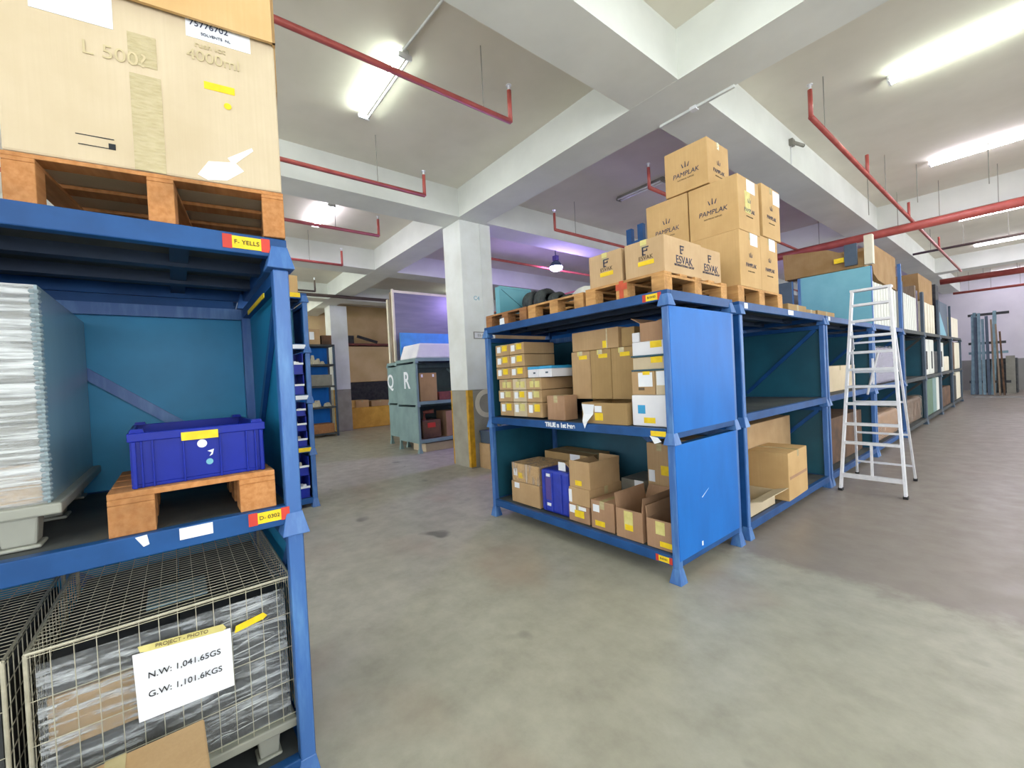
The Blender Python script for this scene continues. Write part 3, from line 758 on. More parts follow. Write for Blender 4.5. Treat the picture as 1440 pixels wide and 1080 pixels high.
for k, (x0, x1) in enumerate(((-3.425, -3.26), (-3.255, -3.06))):
    t = carton(('left', 'right')[k]+' one of two small white boxes with blue tops in the upper rack', x0, x1, 2.96, 3.3, 1.594, 1.68, mat='foam_white', tape=None, name='storage_box', stick=(('f', .55, .75, .45, .65, 'slate'),), group='white boxes with blue tops')
    MB().box(-(x1-x0)/2, (x1-x0)/2, -.17, .17, .086, .115).build('lid', 'cyan', t, bevel=.004)
carton('plain brown carton standing in front, right beside the left pile', -3.115, -2.87, 2.93, 3.11, 1.163, 1.405, 3, tape='y')
carton('wide grey brown carton lying under the three tall cartons', -2.93, -2.2, 3.41, 3.85, 1.163, 1.36, 2)
for k in range(3):
    x0 = -2.93+.245*k
    carton('tall tan carton with a yellow sticker, '+('left', 'middle', 'right')[k]+' one of three standing together', x0, x0+.24, 3.12, 3.6, 1.362, 1.825, 2 if k else 1, tape='y',
           stick=(('f', .42, .85, .83, .91, 'yellow_label'), ('f', .35, .42, .9, 1.0, 'masking')), group='tall cartons standing together')
t = carton('long flat tan carton lying on top of the three tall cartons', -2.91, -2.35, 3.12, 3.58, 1.828, 2.015, 1, tape=None, stick=(('f', .68, .78, .05, .4, 'yellow_label'), ('f', .76, .78, 0, 1, 'tape')))
carton('stack of grey flattened cardboard beside the long flat carton', -2.34, -2.2, 3.15, 3.39, 1.828, 2.0, 2, tape=None, name='cardboard_stack', cat='cardboard')
t = open_carton('shallow open tan carton with a yellow sticker and a hanging white sheet', -2.62, -2.13, 2.9, 3.33, 1.163, 1.345, 2, flaps=(('b', 82),), fl=.05, stick=(('f', .3, .48, .15, .5, 'yellow_label'), ('f', .3, .46, .55, .85, 'paper')))
b = MB(); pv = [(-.245, -.2175, .17), (-.1, -.2175, .165), (-.115, -.2175, .08), (-.23, -.2175, .08), (-.14, -.268, .02), (-.2, -.268, .02), (-.175, -.27, -.045)]
b.add([(x, y-k, z) for k in (0, .0015) for x, y, z in pv], [(0, 1, 2, 3), (3, 2, 4, 5), (5, 4, 6), (7, 10, 9, 8), (10, 12, 11, 9), (12, 13, 11), (0, 7, 8, 1), (0, 3, 10, 7), (1, 8, 9, 2), (2, 9, 11, 4), (3, 5, 12, 10), (4, 11, 13, 6), (5, 6, 13, 12)])
b.build('paper_sheet', 'paper', t)
# right column of the upper deck
t = carton('white appliance box with a blue square at the right end of the upper rack', -2.1, -1.79, 2.93, 3.35, 1.163, 1.41, mat='foam_white', tape=None, name='appliance_box', stick=(('f', .18, .4, .4, .68, 'cyan'), ('f', .35, .68, .1, .28, 'yellow_label'), ('r', .1, .9, .05, .7, 'paper')))
text(t, 'NET', (.157, -.1, .2), .05, 'ink', 'r', bold=.002)
carton('tan carton with several paper labels standing on the white appliance box', -2.1, -1.885, 2.94, 3.35, 1.412, 1.6, 1, tape=None, stick=(('f', .3, .9, .35, .95, 'paper'), ('f', .5, .8, .85, 1, 'yellow_label'), ('f', .3, .55, .2, .32, 'ink_soft')))
carton('small carton with a big white label beside the many-labelled tan carton', -1.88, -1.77, 2.94, 3.35, 1.412, 1.6, 4, tape=None, stick=(('f', .1, .95, .4, .98, 'paper'),))
def tray(label, z0, z1, mt):
    t = thing('stacking_tray', label, 'tray', (-1.945, 3.15, z0)); h = z1-z0
    MB().box(-.15, .155, -.19, .2, 0, h-.0).build('tray_body', mt, t, bevel=.006)
    MB().box(-.16, .165, -.2, .21, -.012, .0).build('tray_base', 'teal_in', t)
    MB().box(.02, .12, -.1925, -.19, h*.5, h*.98).build('sticker', 'yellow_label', t)['label'] = 'yellow paper sticker'
tray('lower tan tray with a yellow sticker in the right column of the upper rack', 1.615, 1.715, 'card_pale')
tray('upper white tray with a yellow sticker in the right column of the upper rack', 1.73, 1.84, 'foam_white')
open_carton('open tan carton with loose flaps at the top of the right column', -2.02, -1.775, 2.97, 3.35, 1.842, 1.99, 3, flaps=(('l', 60), ('b', 20)), fl=.1)
carton('white carton half hidden behind the open carton at the top of the right column', -2.1, -2.03, 2.97, 3.3, 1.842, 1.92, 4, mat='foam_white', tape=None)
o_ = MB().prism([(-2.34, 2.0), (-2.22, 1.97), (-2.0, 2.0), (-1.78, 2.02), (-1.9, 2.05), (-2.1, 2.06)], 3.4, 3.75).build('cardboard_sheet', 'card_b'); tag(o_, 'curled cardboard sheet under the deck behind the right column', 'cardboard')
carton('plain carton standing behind the right column of the upper rack', -2.18, -1.78, 3.4, 3.75, 1.163, 1.965, 2, tape=None)

# ------------------------------------------------------------------ CENTRE rack lower deck (z .2)
zb = .203
carton('lower tan carton at the left end of the bottom rack', -3.79, -3.32, 2.95, 3.4, zb, .44, 1, stick=(('f', .12, .3, .7, .95, 'paper'),))
t = carton('film wrapped tan carton on top of the leftmost bottom carton', -3.78, -3.33, 2.96, 3.38, .443, .645, 0, tape=None, stick=(('f', .06, .2, .3, .7, 'paper'), ('f', .25, .42, .2, .5, 'yellow_label')))
MB().box(-.228, .228, -.213, .213, -.001+.002, .206).build('stretch_film', 'wrap_brown', t)
carton('tall tan carton with a white sheet behind the wrapped carton', -3.72, -3.05, 3.42, 3.8, zb, .72, 2, stick=(('f', .62, .84, .8, 1, 'paper'),))
t = thing('plastic_case', 'tall royal blue moulded case with purple centre in the bottom rack', 'case', (-3.09, 3.13, zb))
MB().box(-.2, .2, -.18, .18, 0, .44).build('case_shell', 'case_blue', t, bevel=.03)
for x in (-.14, -.03, .1): MB().box(x-.01, x+.01, -.19, -.18, .02, .42).build('moulded_rib', 'case_blue', t, bevel=.004)
MB().box(-.125, -.045, -.184, -.18, .13, .36).build('centre_panel', 'purple', t)
for z in (.07, .37): MB().box(-.11, -.055, -.186, -.18, z, z+.03).build('sticker', 'paper', t)
for k in range(5): MB().box(.2, .207, -.15, .15, .06+k*.075, .075+k*.075).build('moulded_rib', 'case_blue', t)
o_ = MB().box(-3.07, -2.97, 3.0, 3.002, .6, .685).build('paper_card', 'paper'); o_.location = (0, 0, .045); tag(o_, 'white card standing on the blue case', 'card')
carton('lowest carton of the stack under the open carton, with yellow stickers', -2.88, -2.62, 2.93, 3.4, zb, .365, 3, tape='y', stick=(('f', .05, .35, .5, .95, 'paper'), ('f', .3, .75, .3, .7, 'yellow_label'), ('f', .5, .85, .75, .95, 'paper')))
carton('middle carton of the stack under the open carton', -2.87, -2.61, 2.93, 3.41, .368, .53, 1, tape='x', stick=(('f', .0, .15, .1, .85, 'paper'),))
open_carton('open topped tan carton with raised flaps in the bottom rack', -2.86, -2.605, 2.94, 3.38, .532, .7, 1, flaps=(('f', 2), ('b', 8), ('l', 55), ('r', 4)), fl=.085, stick=(('f', .28, .6, .12, .4, 'yellow_label'),))
carton('brown carton with a white tag right of the open topped stack', -2.59, -2.33, 2.92, 3.35, zb, .46, 3, tape='y', stick=(('f', .1, .38, .6, .85, 'paper'), ('f', .18, .6, .12, .3, 'yellow_label')))
open_carton('wide open brown carton with flaps bent out, second from the right in the bottom rack', -2.3, -2.04, 2.91, 3.35, zb, .45, 3, flaps=(('b', 30), ('l', 8), ('r', 6)), fl=.12, stick=(('f', .32, .65, .3, .95, 'masking'), ('f', .35, .65, .3, .5, 'yellow_label')))
open_carton('brown carton with a pale tag at the right end of the bottom rack', -2.0, -1.77, 2.91, 3.35, zb, .43, 3, flaps=(('b', 30), ('l', 6)), fl=.09, stick=(('f', .35, .7, .5, .95, 'masking'), ('f', .5, .98, .1, .28, 'yellow_label')))
carton('tall tan carton with yellow tape behind the open brown cartons', -2.34, -2.08, 3.46, 3.8, zb, .93, 1, tape='y', stick=(('f', .55, .95, .6, .72, 'yellow_label'), ('f', .5, .95, .32, .4, 'yellow_label'), ('f', .05, .3, .5, .65, 'paper')))
carton('tall dull carton in the back right corner of the bottom rack', -2.07, -1.78, 3.46, 3.8, zb, .98, 2, tape=None)
carton('grey carton with a white paper leaning on it in the bottom rack', -2.62, -2.36, 3.42, 3.8, zb, .56, 2, tape=None, mat='grey_fixture', stick=(('f', .6, .98, .8, 1, 'paper'),))

# ------------------------------------------------------------------ on top of the centre rack
def logo_e(o_, W, D, H, f, u, v, s):
    p = face_pt(W, D, H, f, u, v, .002); b = MB()
    ax = 0 if f == 'f' else 1
    def q(a0, a1, z0, z1):
        if f == 'f': b.box(p[0]+a0, p[0]+a1, p[1]-.001, p[1]+.0005, p[2]+z0, p[2]+z1)
        else: b.box(p[0]-.0005, p[0]+.001, p[1]+a0, p[1]+a1, p[2]+z0, p[2]+z1)
    q(-.5*s, -.3*s, -.5*s, .6*s); q(-.5*s, .5*s, .45*s, .6*s); q(-.5*s, .3*s, .0, .14*s); q(-.5*s, .0, -.5*s, -.36*s); q(.15*s, .3*s, 0, .3*s)
    b.build('logo', 'navy_text', o_)
def esvak(label, x0, x1, y0, y1, front):
    W, D, H = x1-x0, y1-y0, .285
    st = [('f', .42, .58, .86, 1, 'masking'), ('f', .35, .75, .3, .42, 'yellow_label')] if front else []
    o_ = carton(label, x0, x1, y0, y1, 2.347, 2.347+H, 4 if front else 4, tape='y', stick=st, group='boxes with the round E logo')
    logo_e(o_, W, D, H, 'r', .45, .68, .06)
    text(o_, 'ESVAK', face_pt(W, D, H, 'r', .5, .4, .002), .088, 'navy_text', 'r'); text(o_, 'INTERNATIONAL GROUP', face_pt(W, D, H, 'r', .5, .25, .002), .026, 'navy_text', 'r')
    if front: logo_e(o_, W, D, H, 'f', .55, .68, .06); text(o_, 'ESVAK', face_pt(W, D, H, 'f', .55, .5, .002), .045, 'ink_soft', 'f')
MATS_swap = CB[4]
CB[4] = cardboard('card_e', '#c8ab86', '#b89a74')
esvak('front right box with the E logo, at the corner of the rack top', -2.105, -1.75, 2.93, 3.5, True)
esvak('front left box with the E logo, left of the corner box', -2.485, -2.14, 2.93, 3.5, True)
esvak('rear right box with the E logo, behind the corner box', -2.105, -1.77, 3.51, 3.88, False)
esvak('rear left box with the E logo, hidden behind the front left box', -2.485, -2.14, 3.51, 3.88, False)
CB[4] = MATS_swap
def pamplak(label, x0, x1, y0, y1, z0, z1, stick=(), fu=.5, fv=.45, rz=0, size=.066):
    W, D, H = x1-x0, y1-y0, z1-z0
    o_ = carton(label, x0, x1, y0, y1, z0, z1, 0, tape='x', stick=stick, rz=rz, group='boxes with the crown logo')
    for f, u, v, k in (('f', fu, fv, 1), ('r', .5, fv-.05, .85)):
        p = face_pt(W, D, H, f, u, v, .002)
        text(o_, 'PAMPLAK', p, size*k, 'navy_text', f, shear=.15, bold=0)
        text(o_, 'ELECTRICAL SUPPLIES', face_pt(W, D, H, f, u, v-.11, .002), size*.28*k, 'ink_soft', f)
        p = face_pt(W, D, H, f, u, v+.17, .002); b = MB(); s = .045*k
        for a in (-1, 0, 1):
            q = [(a*s*.55-.006, -.3*s), (a*s*.55+.006, -.3*s), (a*s*.9+.003, (1-.35*abs(a))*s), (a*s*.9-.003, (1-.35*abs(a))*s)]
            if f == 'f': b.prism([(p[0]+i, p[2]+j) for i, j in q], p[1]-.001, p[1], 'xz')
            else: b.prism([(p[1]+i, p[2]+j) for i, j in q], p[0], p[0]+.001, 'yz')
        b.build('logo', 'navy_text', o_)
    return o_
PL = ('r', .5, .85, .78, 1.0, 'paper')
pamplak('bottom front crown logo box of the tall stack, on the pallet corner', -2.215, -1.735, 4.2, 4.68, 2.362, 2.895, (PL,), fu=.3)
pamplak('bottom rear crown logo box of the tall stack', -2.215, -1.74, 4.69, 5.14, 2.362, 2.92, (PL,))
pamplak('second level front crown logo box with a big clear logo', -2.22, -1.735, 4.215, 4.69, 2.898, 3.42, (('r', .4, .8, .75, .98, 'paper'), ('r', .3, .55, .35, .75, 'masking')))
pamplak('second level rear crown logo box at the right of the stack', -2.2, -1.73, 4.75, 5.22, 2.923, 3.46, (('r', .62, 1.0, .7, .97, 'paper'),))
pamplak('bottom left crown logo box of the tall stack', -2.72, -2.235, 4.22, 4.7, 2.362, 2.895)
pamplak('second level left crown logo box of the tall stack', -2.72, -2.235, 4.22, 4.7, 2.898, 3.425, fv=.38)
pamplak('topmost crown logo box at the peak of the stack', -2.46, -2.0, 4.2, 4.66, 3.428, 3.885, fv=.4)
# left pallet: turquoise panel, rolls, bag
t = thing('panel_box', 'turquoise framed flat case on the dark pallet beside the column', 'case', (-3.9, 3.26, 2.337), 0)
MB().box(-.06, .02, -.28, .2, 0, .33).build('case_body', 'teal_light', t, bevel=.004)
MB().box(.02, .028, -.285, -.26, 0, .335).box(.02, .028, .18, .205, 0, .335).box(.02, .028, -.26, .18, .315, .335).box(.02, .028, -.26, .18, 0, .02).build('frame', 'teal_light', t)
MB().bar((.021, -.25, .3), (.021, .1, .08), .003, .006).build('crease', 'teal_in', t)
for k, (x, R_, lab) in enumerate(((-3.7, .135, 'leftmost big black cable roll next to the turquoise case'), (-3.52, .135, 'second big black cable roll from the turquoise case'),
                            (-3.35, .1, 'third black cable roll, middle one of the row'), (-3.215, .075, 'fourth, smaller black cable roll of the row'), (-3.085, .065, 'smallest black cable roll at the right of the row'))):
    b = MB()
    for j in range(4): b.torus((-.045+j*.03, 0, 0), R_*.72, R_*.27, 'x', 22, 8)
    o_ = b.build('cable_roll', 'black_roll', None, loc=(x, 3.35+.02*k, 2.337+R_*.98), smooth=True); tag(o_, lab, 'cable roll', 'black cable rolls')
b = MB()
import mathutils
for i in range(9):
    for j in range(7): pass
bmv = []
nu, nv = 14, 8
for i in range(nv+1):
    for j in range(nu):
        th = PI*i/nv; ph = 2*PI*j/nu; k = 1+.12*math.sin(5*ph+i)+.08*random.random()
        bmv.append((.2*k*math.sin(th)*math.cos(ph), .14*k*math.sin(th)*math.sin(ph), .075+.075*math.cos(th)*k))
fs = [(i*nu+j, i*nu+(j+1) % nu, (i+1)*nu+(j+1) % nu, (i+1)*nu+j) for i in range(nv) for j in range(nu)]
o_ = MB().add(bmv, fs).build('plastic_bag', 'bag', None, loc=(-3.35, 3.68, 2.352), smooth=True); tag(o_, 'crumpled white plastic bag behind the black cable rolls', 'bag')
o_.modifiers.new('s', 'SUBSURF').levels = 1; o_.scale = (1, 1, 1.7); o_.location = (-3.2, 3.7, 2.34)
o_ = MB().prism([(-.06, .0), (.06, .0), (.05, .09), (-.055, .085)], -.003, 0).build('paper_tag', 'paper', None, loc=(-3.72, 2.878, 2.2)); o_.scale = (.7, 1, .8); tag(o_, 'pale paper tag hanging at the front of the dark pallet', 'tag')
# blue upright posts behind the boxes
t = thing('rack_frame', 'blue upright frame standing behind the crown logo stack', 'frame', (-3.31, 4.75, 2.2))
rack('top steel deck of the back row behind the crown logo stack', (-2.83, 4.06, 2.08), PI/2, 2.45, 1.06, 2.2, None, False, group=None)
rack('upper steel rack of the back row behind the empty bay', (-2.83, 4.06, 1.04), PI/2, 2.45, 1.06, 1.16, 2.2, False, group=None)
rack('lower steel rack of the back row behind the empty bay', (-2.83, 4.06, 0), PI/2, 2.45, 1.06, .15, 1.16, True, group=None)
MB().box(-.04, .04, -.03, .03, 0, 1.26).build('post', 'blue', t); MB().box(.13, .21, -.03, .03, 0, 1.28).build('post', 'blue', t); MB().box(.04, .13, -.025, .025, 1.0, 1.09).build('cross_bar', 'blue', t)

# ------------------------------------------------------------------ aisle run contents
carton('large tan carton standing out of the first lower bay beside the aisle', -2.08, -1.68, 4.99, 5.62, .152, .66, 0, tape='x', rz=.03, stick=(('r', .05, .95, .44, .5, 'card_d'),))
carton('big dim carton lying behind the large tan carton in the first lower bay', -2.68, -2.1, 4.9, 6.4, .152, .92, 1, tape='y')
t = open_carton('low open carton at the near corner of the first lower bay', -2.15, -1.76, 4.2, 4.85, .152, .3, 4, flaps=(('r', 75),), fl=.14)
carton('small dim tan carton in the near corner behind the low open carton', -2.7, -2.25, 4.2, 4.8, .152, .7, 2, tape=None)
carton('tan carton on the second upper shelf, left of the ladder', -2.5, -1.9, 7.1, 8.75, 1.163, 1.54, 4, tape='x')
for k, (y0, y1, h, lb) in enumerate(((5.55, 6.15, .1, 'left'), (6.16, 6.5, .07, 'right'))):
    carton(f'flat tan carton on the first aisle deck, {lb} one of two', -2.3, -1.79, y0, y1, 2.202, 2.202+h, 2, tape='x', group='flat cartons on the aisle deck')
carton('flat tan carton on the second aisle deck below the teal panel', -2.3, -1.8, 6.62, 7.35, 2.202, 2.29, 2, tape='x')
carton('dark brown bundle in the second lower bay', -2.5, -1.85, 6.8, 8.8, .152, .8, tape=None, mat='brown_dark', name='bundle', cat='bundle')
def wrapped(label, y0, y1, z0, z1, x0=-2.6, x1=-1.76, mats=('card_d', 'wrap_brown')):
    t = thing('wrapped_load', label, 'wrapped load', ((x0+x1)/2, (y0+y1)/2, z0)); a, b, H = (x1-x0)/2, (y1-y0)/2, z1-z0
    MB().box(-a+.03, a-.03, -b+.03, b-.03, 0, H-.03).build('load', mats[0], t, bevel=.05)
    MB().box(-a, a, -b, b, 0.002, H).build('stretch_film', mats[1], t, bevel=.06)
wrapped('brown film wrapped load on the floor shelf right behind the ladder', 9.2, 11.3, .152, .66)
wrapped('film wrapped load in the fourth lower bay right of the ladder', 11.75, 13.9, .152, .72, mats=('brown_dark', 'wrap_brown'))
wrapped('lilac film wrapped bundle in the third upper bay behind the ladder', 9.4, 11.2, 1.163, 1.85, mats=('purplish_wrap', 'wrap_clear'))
def boards(n, y0, y1, z0, z1, mt, lab, grp, slope=0, x0=-2.68, x1=-1.77):
    st = (y1-y0)/n
    for k in range(n):
        z = z1-slope*k+.02*random.random()
        o_ = MB().box(-(x1-x0)/2, (x1-x0)/2, -st*.38, st*.38, 0, z-z0).build('panel_board', mt, None, bevel=.008, loc=((x0+x1)/2, y0+st*(k+.5), z0))
        tag(o_, lab, 'board', grp)
boards(9, 9.35, 11.38, 2.203, 2.95, 'white_board', 'white board standing on edge in the row between the teal panel and the blue post', 'white boards left of the blue post')
boards(8, 11.75, 13.6, 2.203, 2.98, 'white_board', 'white board standing on edge in the row right of the blue post', 'white boards right of the blue post')
boards(5, 14.35, 16.35, 2.203, 2.98, 'cream', 'cream board standing on edge in the farther row before the dark panels', 'cream boards in the third row')
o_ = MB().box(-2.6, -1.8, 13.65, 13.8, 2.203, 3.3).build('panel_board', 'plywood'); tag(o_, 'tall grey wooden board at the end of the white board row', 'board')
o_ = MB().prism([(-.4, 0), (.4, 0), (.4, 1.0), (.1, 1.12), (-.4, .9)], -.06, .06).build('wrapped_board', 'purplish_wrap', None, loc=(-2.2, 13.97, 2.203)); tag(o_, 'ragged film wrapped board between the white and cream boards', 'board')
o_ = MB().box(-2.5, -1.77, 16.65, 17.2, 2.203, 3.62).build('panel_board', 'dark_stuff'); tag(o_, 'tallest dark panel standing on the far run top', 'panel')
o_ = MB().box(-2.5, -1.77, 17.35, 18.9, 2.203, 3.2).build('panel_board', 'slate'); tag(o_, 'wide dark slate panel next to the tallest dark panel', 'panel')
o_ = MB().prism([(16.75, 2.203), (18.2, 2.203), (16.75, 2.95)], -1.76, -1.73, 'yz').build('panel_board', 'teal_light'); tag(o_, 'turquoise triangular offcut leaning against the dark panel', 'offcut')
o_ = MB().box(-2.5, -1.75, 19.3, 21.3, 2.203, 2.85).build('panel_board', 'cream'); tag(o_, 'cream board block at the far end of the run top', 'board')
# cardboard on the third tier
t = carton('big brown cardboard box lying on the white boards above the teal panel', -2.75, -1.76, 9.15, 9.3, 2.96+.0, 3.6, mat='card_brown', tape=None, name='cardboard_sheet', cat='cardboard')
bpy.data.objects.remove(t)
o_ = MB().prism([(9.45, 3.5), (9.45, 3.3), (9.6, 3.1), (9.9, 3.02), (10.7, 2.985), (11.42, 2.985), (11.42, 3.62), (9.75, 3.62)], -2.7, -1.77, 'yz').build('cardboard_box', 'card_brown'); tag(o_, 'big sagging brown cardboard block resting on the white boards', 'cardboard')
o_ = MB().prism([(-2.98, 3.18), (-1.8, 3.18), (-1.8, 3.3), (-2.3, 3.58), (-3.0, 3.66)], 9.12, 9.4, 'xz').build('cardboard_box', 'card_brown', None); tag(o_, 'wide brown cardboard lying along the top of the teal panel', 'cardboard')
o_.location = (0, 0, 0)
t = thing('monitor', 'dark grey screen standing on the brown cardboard by the teal panel corner', 'monitor', (-1.93, 9.08, 3.22))
MB().box(-.12, .05, -.03, .03, 0, .36).build('screen', 'slate', t); MB().box(-.27, -.13, -.02, .0, .08, .16).build('sticker', 'yellow_label', t)
o_ = MB().box(-1.79, -1.68, 9.08, 9.2, 3.2, 3.68).build('carton_strip', 'cream'); tag(o_, 'pale upright strip at the top corner of the teal panel', 'strip')
o_ = MB().prism([(14.3, 3.02), (15.4, 2.99), (16.3, 3.02), (16.3, 3.65), (14.2, 3.65)], -2.7, -1.8, 'yz').build('cardboard_box', 'card_brown'); tag(o_, 'orange brown cardboard resting on the cream boards', 'cardboard')
# far bays of the run
for k, (y0, y1, z1, mt, lab) in enumerate(((14.2, 14.9, 2.05, 'white_board', 'first white panel in the fifth upper bay'), (15.0, 15.7, 2.05, 'white_board', 'second white panel in the fifth upper bay'),
        (15.75, 16.3, 1.75, 'dark_stuff', 'black block beside the white panels of the fifth upper bay'), (16.7, 17.5, 2.0, 'white_board', 'white panel in the sixth upper bay'),
        (17.6, 18.6, 1.6, 'cream', 'pale heap of parts in the sixth upper bay'), (19.2, 20.0, 2.05, 'brown_dark', 'brown boards in the seventh upper bay'), (20.1, 21.4, 2.05, 'cream', 'cream boards in the seventh upper bay'))):
    o_ = MB().box(-2.5, -1.74, y0, y1, 1.163, z1).build('panel_board', mt, None, bevel=.02); tag(o_, lab, 'panel')
    if mt == 'white_board': MB().box(-1.741, -1.738, (y0+y1)/2-.1, (y0+y1)/2+.1, 1.3, 1.75).build('slot', 'ink', o_)
for k, (y0, y1, z1, mt, lab) in enumerate(((14.15, 15.3, 1.05, 'green', 'dull green panel in the fifth lower bay'), (15.35, 15.9, 1.05, 'sage', 'pale green panel in the fifth lower bay'), (15.95, 16.4, 1.05, 'white_board', 'white panel in the fifth lower bay'),
        (16.7, 18.7, .7, 'brown_dark', 'brown crate in the sixth lower bay'), (19.2, 20.2, .95, 'dark_stuff', 'dark bundle in the seventh lower bay'), (20.3, 21.4, 1.05, 'cream', 'cream panel in the seventh lower bay'))):
    o_ = MB().box(-2.5, -1.74, y0, y1, .152, z1).build('panel_board', mt, None, bevel=.02); tag(o_, lab, 'panel')

# ------------------------------------------------------------------ ladder
t = thing('step_ladder', 'tall aluminium step ladder standing in the aisle by the racks', 'ladder', (-1.28, 6.43, 0))
fy = lambda z: .3*z/2.48          # front frame leans back
hx = lambda z: .3-.122*z/2.48
for s in (-1, 1):
    MB().bar((s*hx(0), 0, 0.02), (s*hx(2.48), fy(2.48), 2.48), .026, .06, up=(0, 1, 0)).build('front_rail', 'aluminium', t)
    MB().box(s*hx(0)-.022, s*hx(0)+.022, -.035, .035, 0, .03).build('rubber_foot', 'rubber', t)
    MB().bar((s*.3-.06, 1.04, .02), (s*.2-.03, .42, 2.2), .022, .03, up=(0, 1, 0)).build('rear_rail', 'aluminium', t)
    MB().box(s*.3-.08, s*.3-.04, 1.02, 1.06, 0, .03).build('rubber_foot', 'rubber', t)
    MB().bar((s*hx(1.95)*.9, fy(1.95), 1.97), (s*.2-.03, .5, 1.75), .018, .012, up=(0, 1, 0)).build('spreader', 'aluminium', t)
for z in (.59, .82, 1.07, 1.28, 1.49, 1.7, 1.9, 2.09, 2.29):
    MB().box(-hx(z), hx(z), fy(z)-.03, fy(z)+.05, z-.016, z+.016).build('tread', 'aluminium', t, bevel=.004)
MB().box(-hx(.19), hx(.19), fy(.19)-.025, fy(.19)+.025, .165, .215).build('bottom_bar', 'aluminium', t)
MB().box(-.012, .012, -.0+fy(.4)-.012, fy(.4)+.012, .2, .58).build('strut', 'aluminium', t)
MB().box(-hx(2.47)-.02, hx(2.47)+.02, fy(2.47)-.03, fy(2.47)+.07, 2.46, 2.49).build('top_cap', 'aluminium', t, bevel=.004)
for z in (.2, .62, 1.05, 1.45, 1.83):
    k = z/2.2; y = 1.04-.62*k; h = .3-.1*k; xo = -.06+.03*k
    MB().bar((-h+xo, y, z), (h+xo, y, z), .02, .025).build('rear_bar', 'aluminium', t)
MB().bar((.02, .5, 1.72), (-.15, .72, 1.15), .02, .02).build('brace', 'aluminium', t)
MB().bar((.0, fy(1.5)+.1, 1.62), (.0, fy(1.5)+.1, 1.3), .02, .02).build('strut', 'aluminium', t)

# ------------------------------------------------------------------ things by the column and Q/R racks
carton('tan carton on the floor against the column below the letter C', -6.43, -6.1, 4.3, 4.85, 0, .45, 1, tape='x', stick=(('r', .1, .18, .2, .55, 'ink_soft'),))
t = thing('plastic_bin', 'blue plastic bin on the tan carton against the column', 'bin', (-6.27, 4.58, .452))
MB().box(-.15, .15, -.25, .25, 0, .2).build('bin_body', 'slate', t, bevel=.01); MB().box(-.16, .16, -.26, .26, .19, .225).build('bin_rim', 'slate', t)
rx = -8.76
carton('grey brown carton on the upper sage rack, right of the letter R', -9.3, -8.82, 4.36, 4.8, 1.173, 1.82, 2, tape='y', stick=(('r', .1, .2, .85, .95, 'paper'), ('r', .75, .85, .85, .95, 'paper')))
carton('low reddish carton beside the grey brown carton on the upper sage rack', -9.3, -8.82, 4.85, 5.6, 1.173, 1.36, tape=None, mat='reddish')
t = thing('red_machine', 'small red and dark machine on the lower sage rack', 'machine', (-9.1, 4.62, .303))
MB().box(-.2, .25, -.22, .25, 0, .42).build('machine_body', 'brown_dark', t, bevel=.02); MB().tube([(.1, -.1, .42), (.1, -.1, .6), (.2, .1, .62)], .05, 10).build('motor', 'reddish', t); MB().box(.24, .26, -.1, .1, .25, .36).build('gauge_panel', 'red_label', t)
carton('brown carton on the lower sage rack next to the red machine', -9.3, -8.82, 5.0, 5.6, .303, .9, 3, tape='x')
carton('pale low carton under the lower sage rack', -9.5, -8.85, 4.45, 5.3, 0.0, .19, 4, tape=None)
q = [o for o in bpy.data.objects if o.get('label') == 'upper sage green steel rack with the white letter Q'][0]
t = thing('foam_block', 'white foam slab with sloping ends on the sage rack', 'foam', (-9.2, 5.25, 2.162))
MB().prism([(-.98, 0), (.98, 0), (.92, .34), (-.86, .34)], -.44, .42, 'yz').build('slab', 'foam_white', t, bevel=.03)
o_ = MB().box(-.03, .03, -.9, .9, 0, .68).build('panel_board', 'board_blue', None, loc=(-9.72, 5.25, 2.162)); tag(o_, 'sky blue board standing behind the white foam slab', 'board')
t = thing('display_board', 'big glossy grey violet panel with a pale frame above the foam slab', 'panel', (-10.05, 5.35, 2.162))
MB().box(-.03, .03, -.98, .98, .0, 1.72).build('panel_face', 'board_grey', t); MB().box(-.035, .036, -1.02, -.97, 0, 1.8).box(-.035, .036, -.97, 1.0, 1.72, 1.78).build('panel_frame', 'cream', t)
for k, (y, h, m_, lb) in enumerate(((4.33, 1.72, 'plywood', 'middle'), (4.1, 1.6, 'plywood', 'left'), (4.2, 1.95, 'card_c', 'tallest'))):
    pass
for k, (x, y, w_, h, m_, lb) in enumerate(((-10.62, 4.68, .3, 1.85, 'plywood', 'tall grey wooden board left of the glossy violet panel'), (-10.45, 4.85, .2, 1.75, 'pine_dark', 'narrow brown board between the wooden board and violet panel'), (-10.86, 4.6, .12, 1.7, 'cream', 'pale strip board leaning at the left of the wooden boards'))):
    o_ = MB().box(-.05, .05, -w_/2, w_/2, 0, h).build('panel_board', m_, None, loc=(x, y, 2.162)); tag(o_, lb, 'board')
text(q, 'Q', (-.003, .5, .62), .5, 'paper', 'f', bold=.01)
for o_ in [o for o in bpy.data.objects if o.get('body') in ('Q', 'R')]:
    # letters are painted on the end panels, which face -Y
    D_ = .5 if o_['body'] == 'R' else .88
    o_.location = (-.003, D_, .6)
    o_.rotation_euler = (Matrix.Rotation(-PI/2, 4, 'Z') @ Matrix.Rotation(PI/2, 4, 'X')).to_euler()

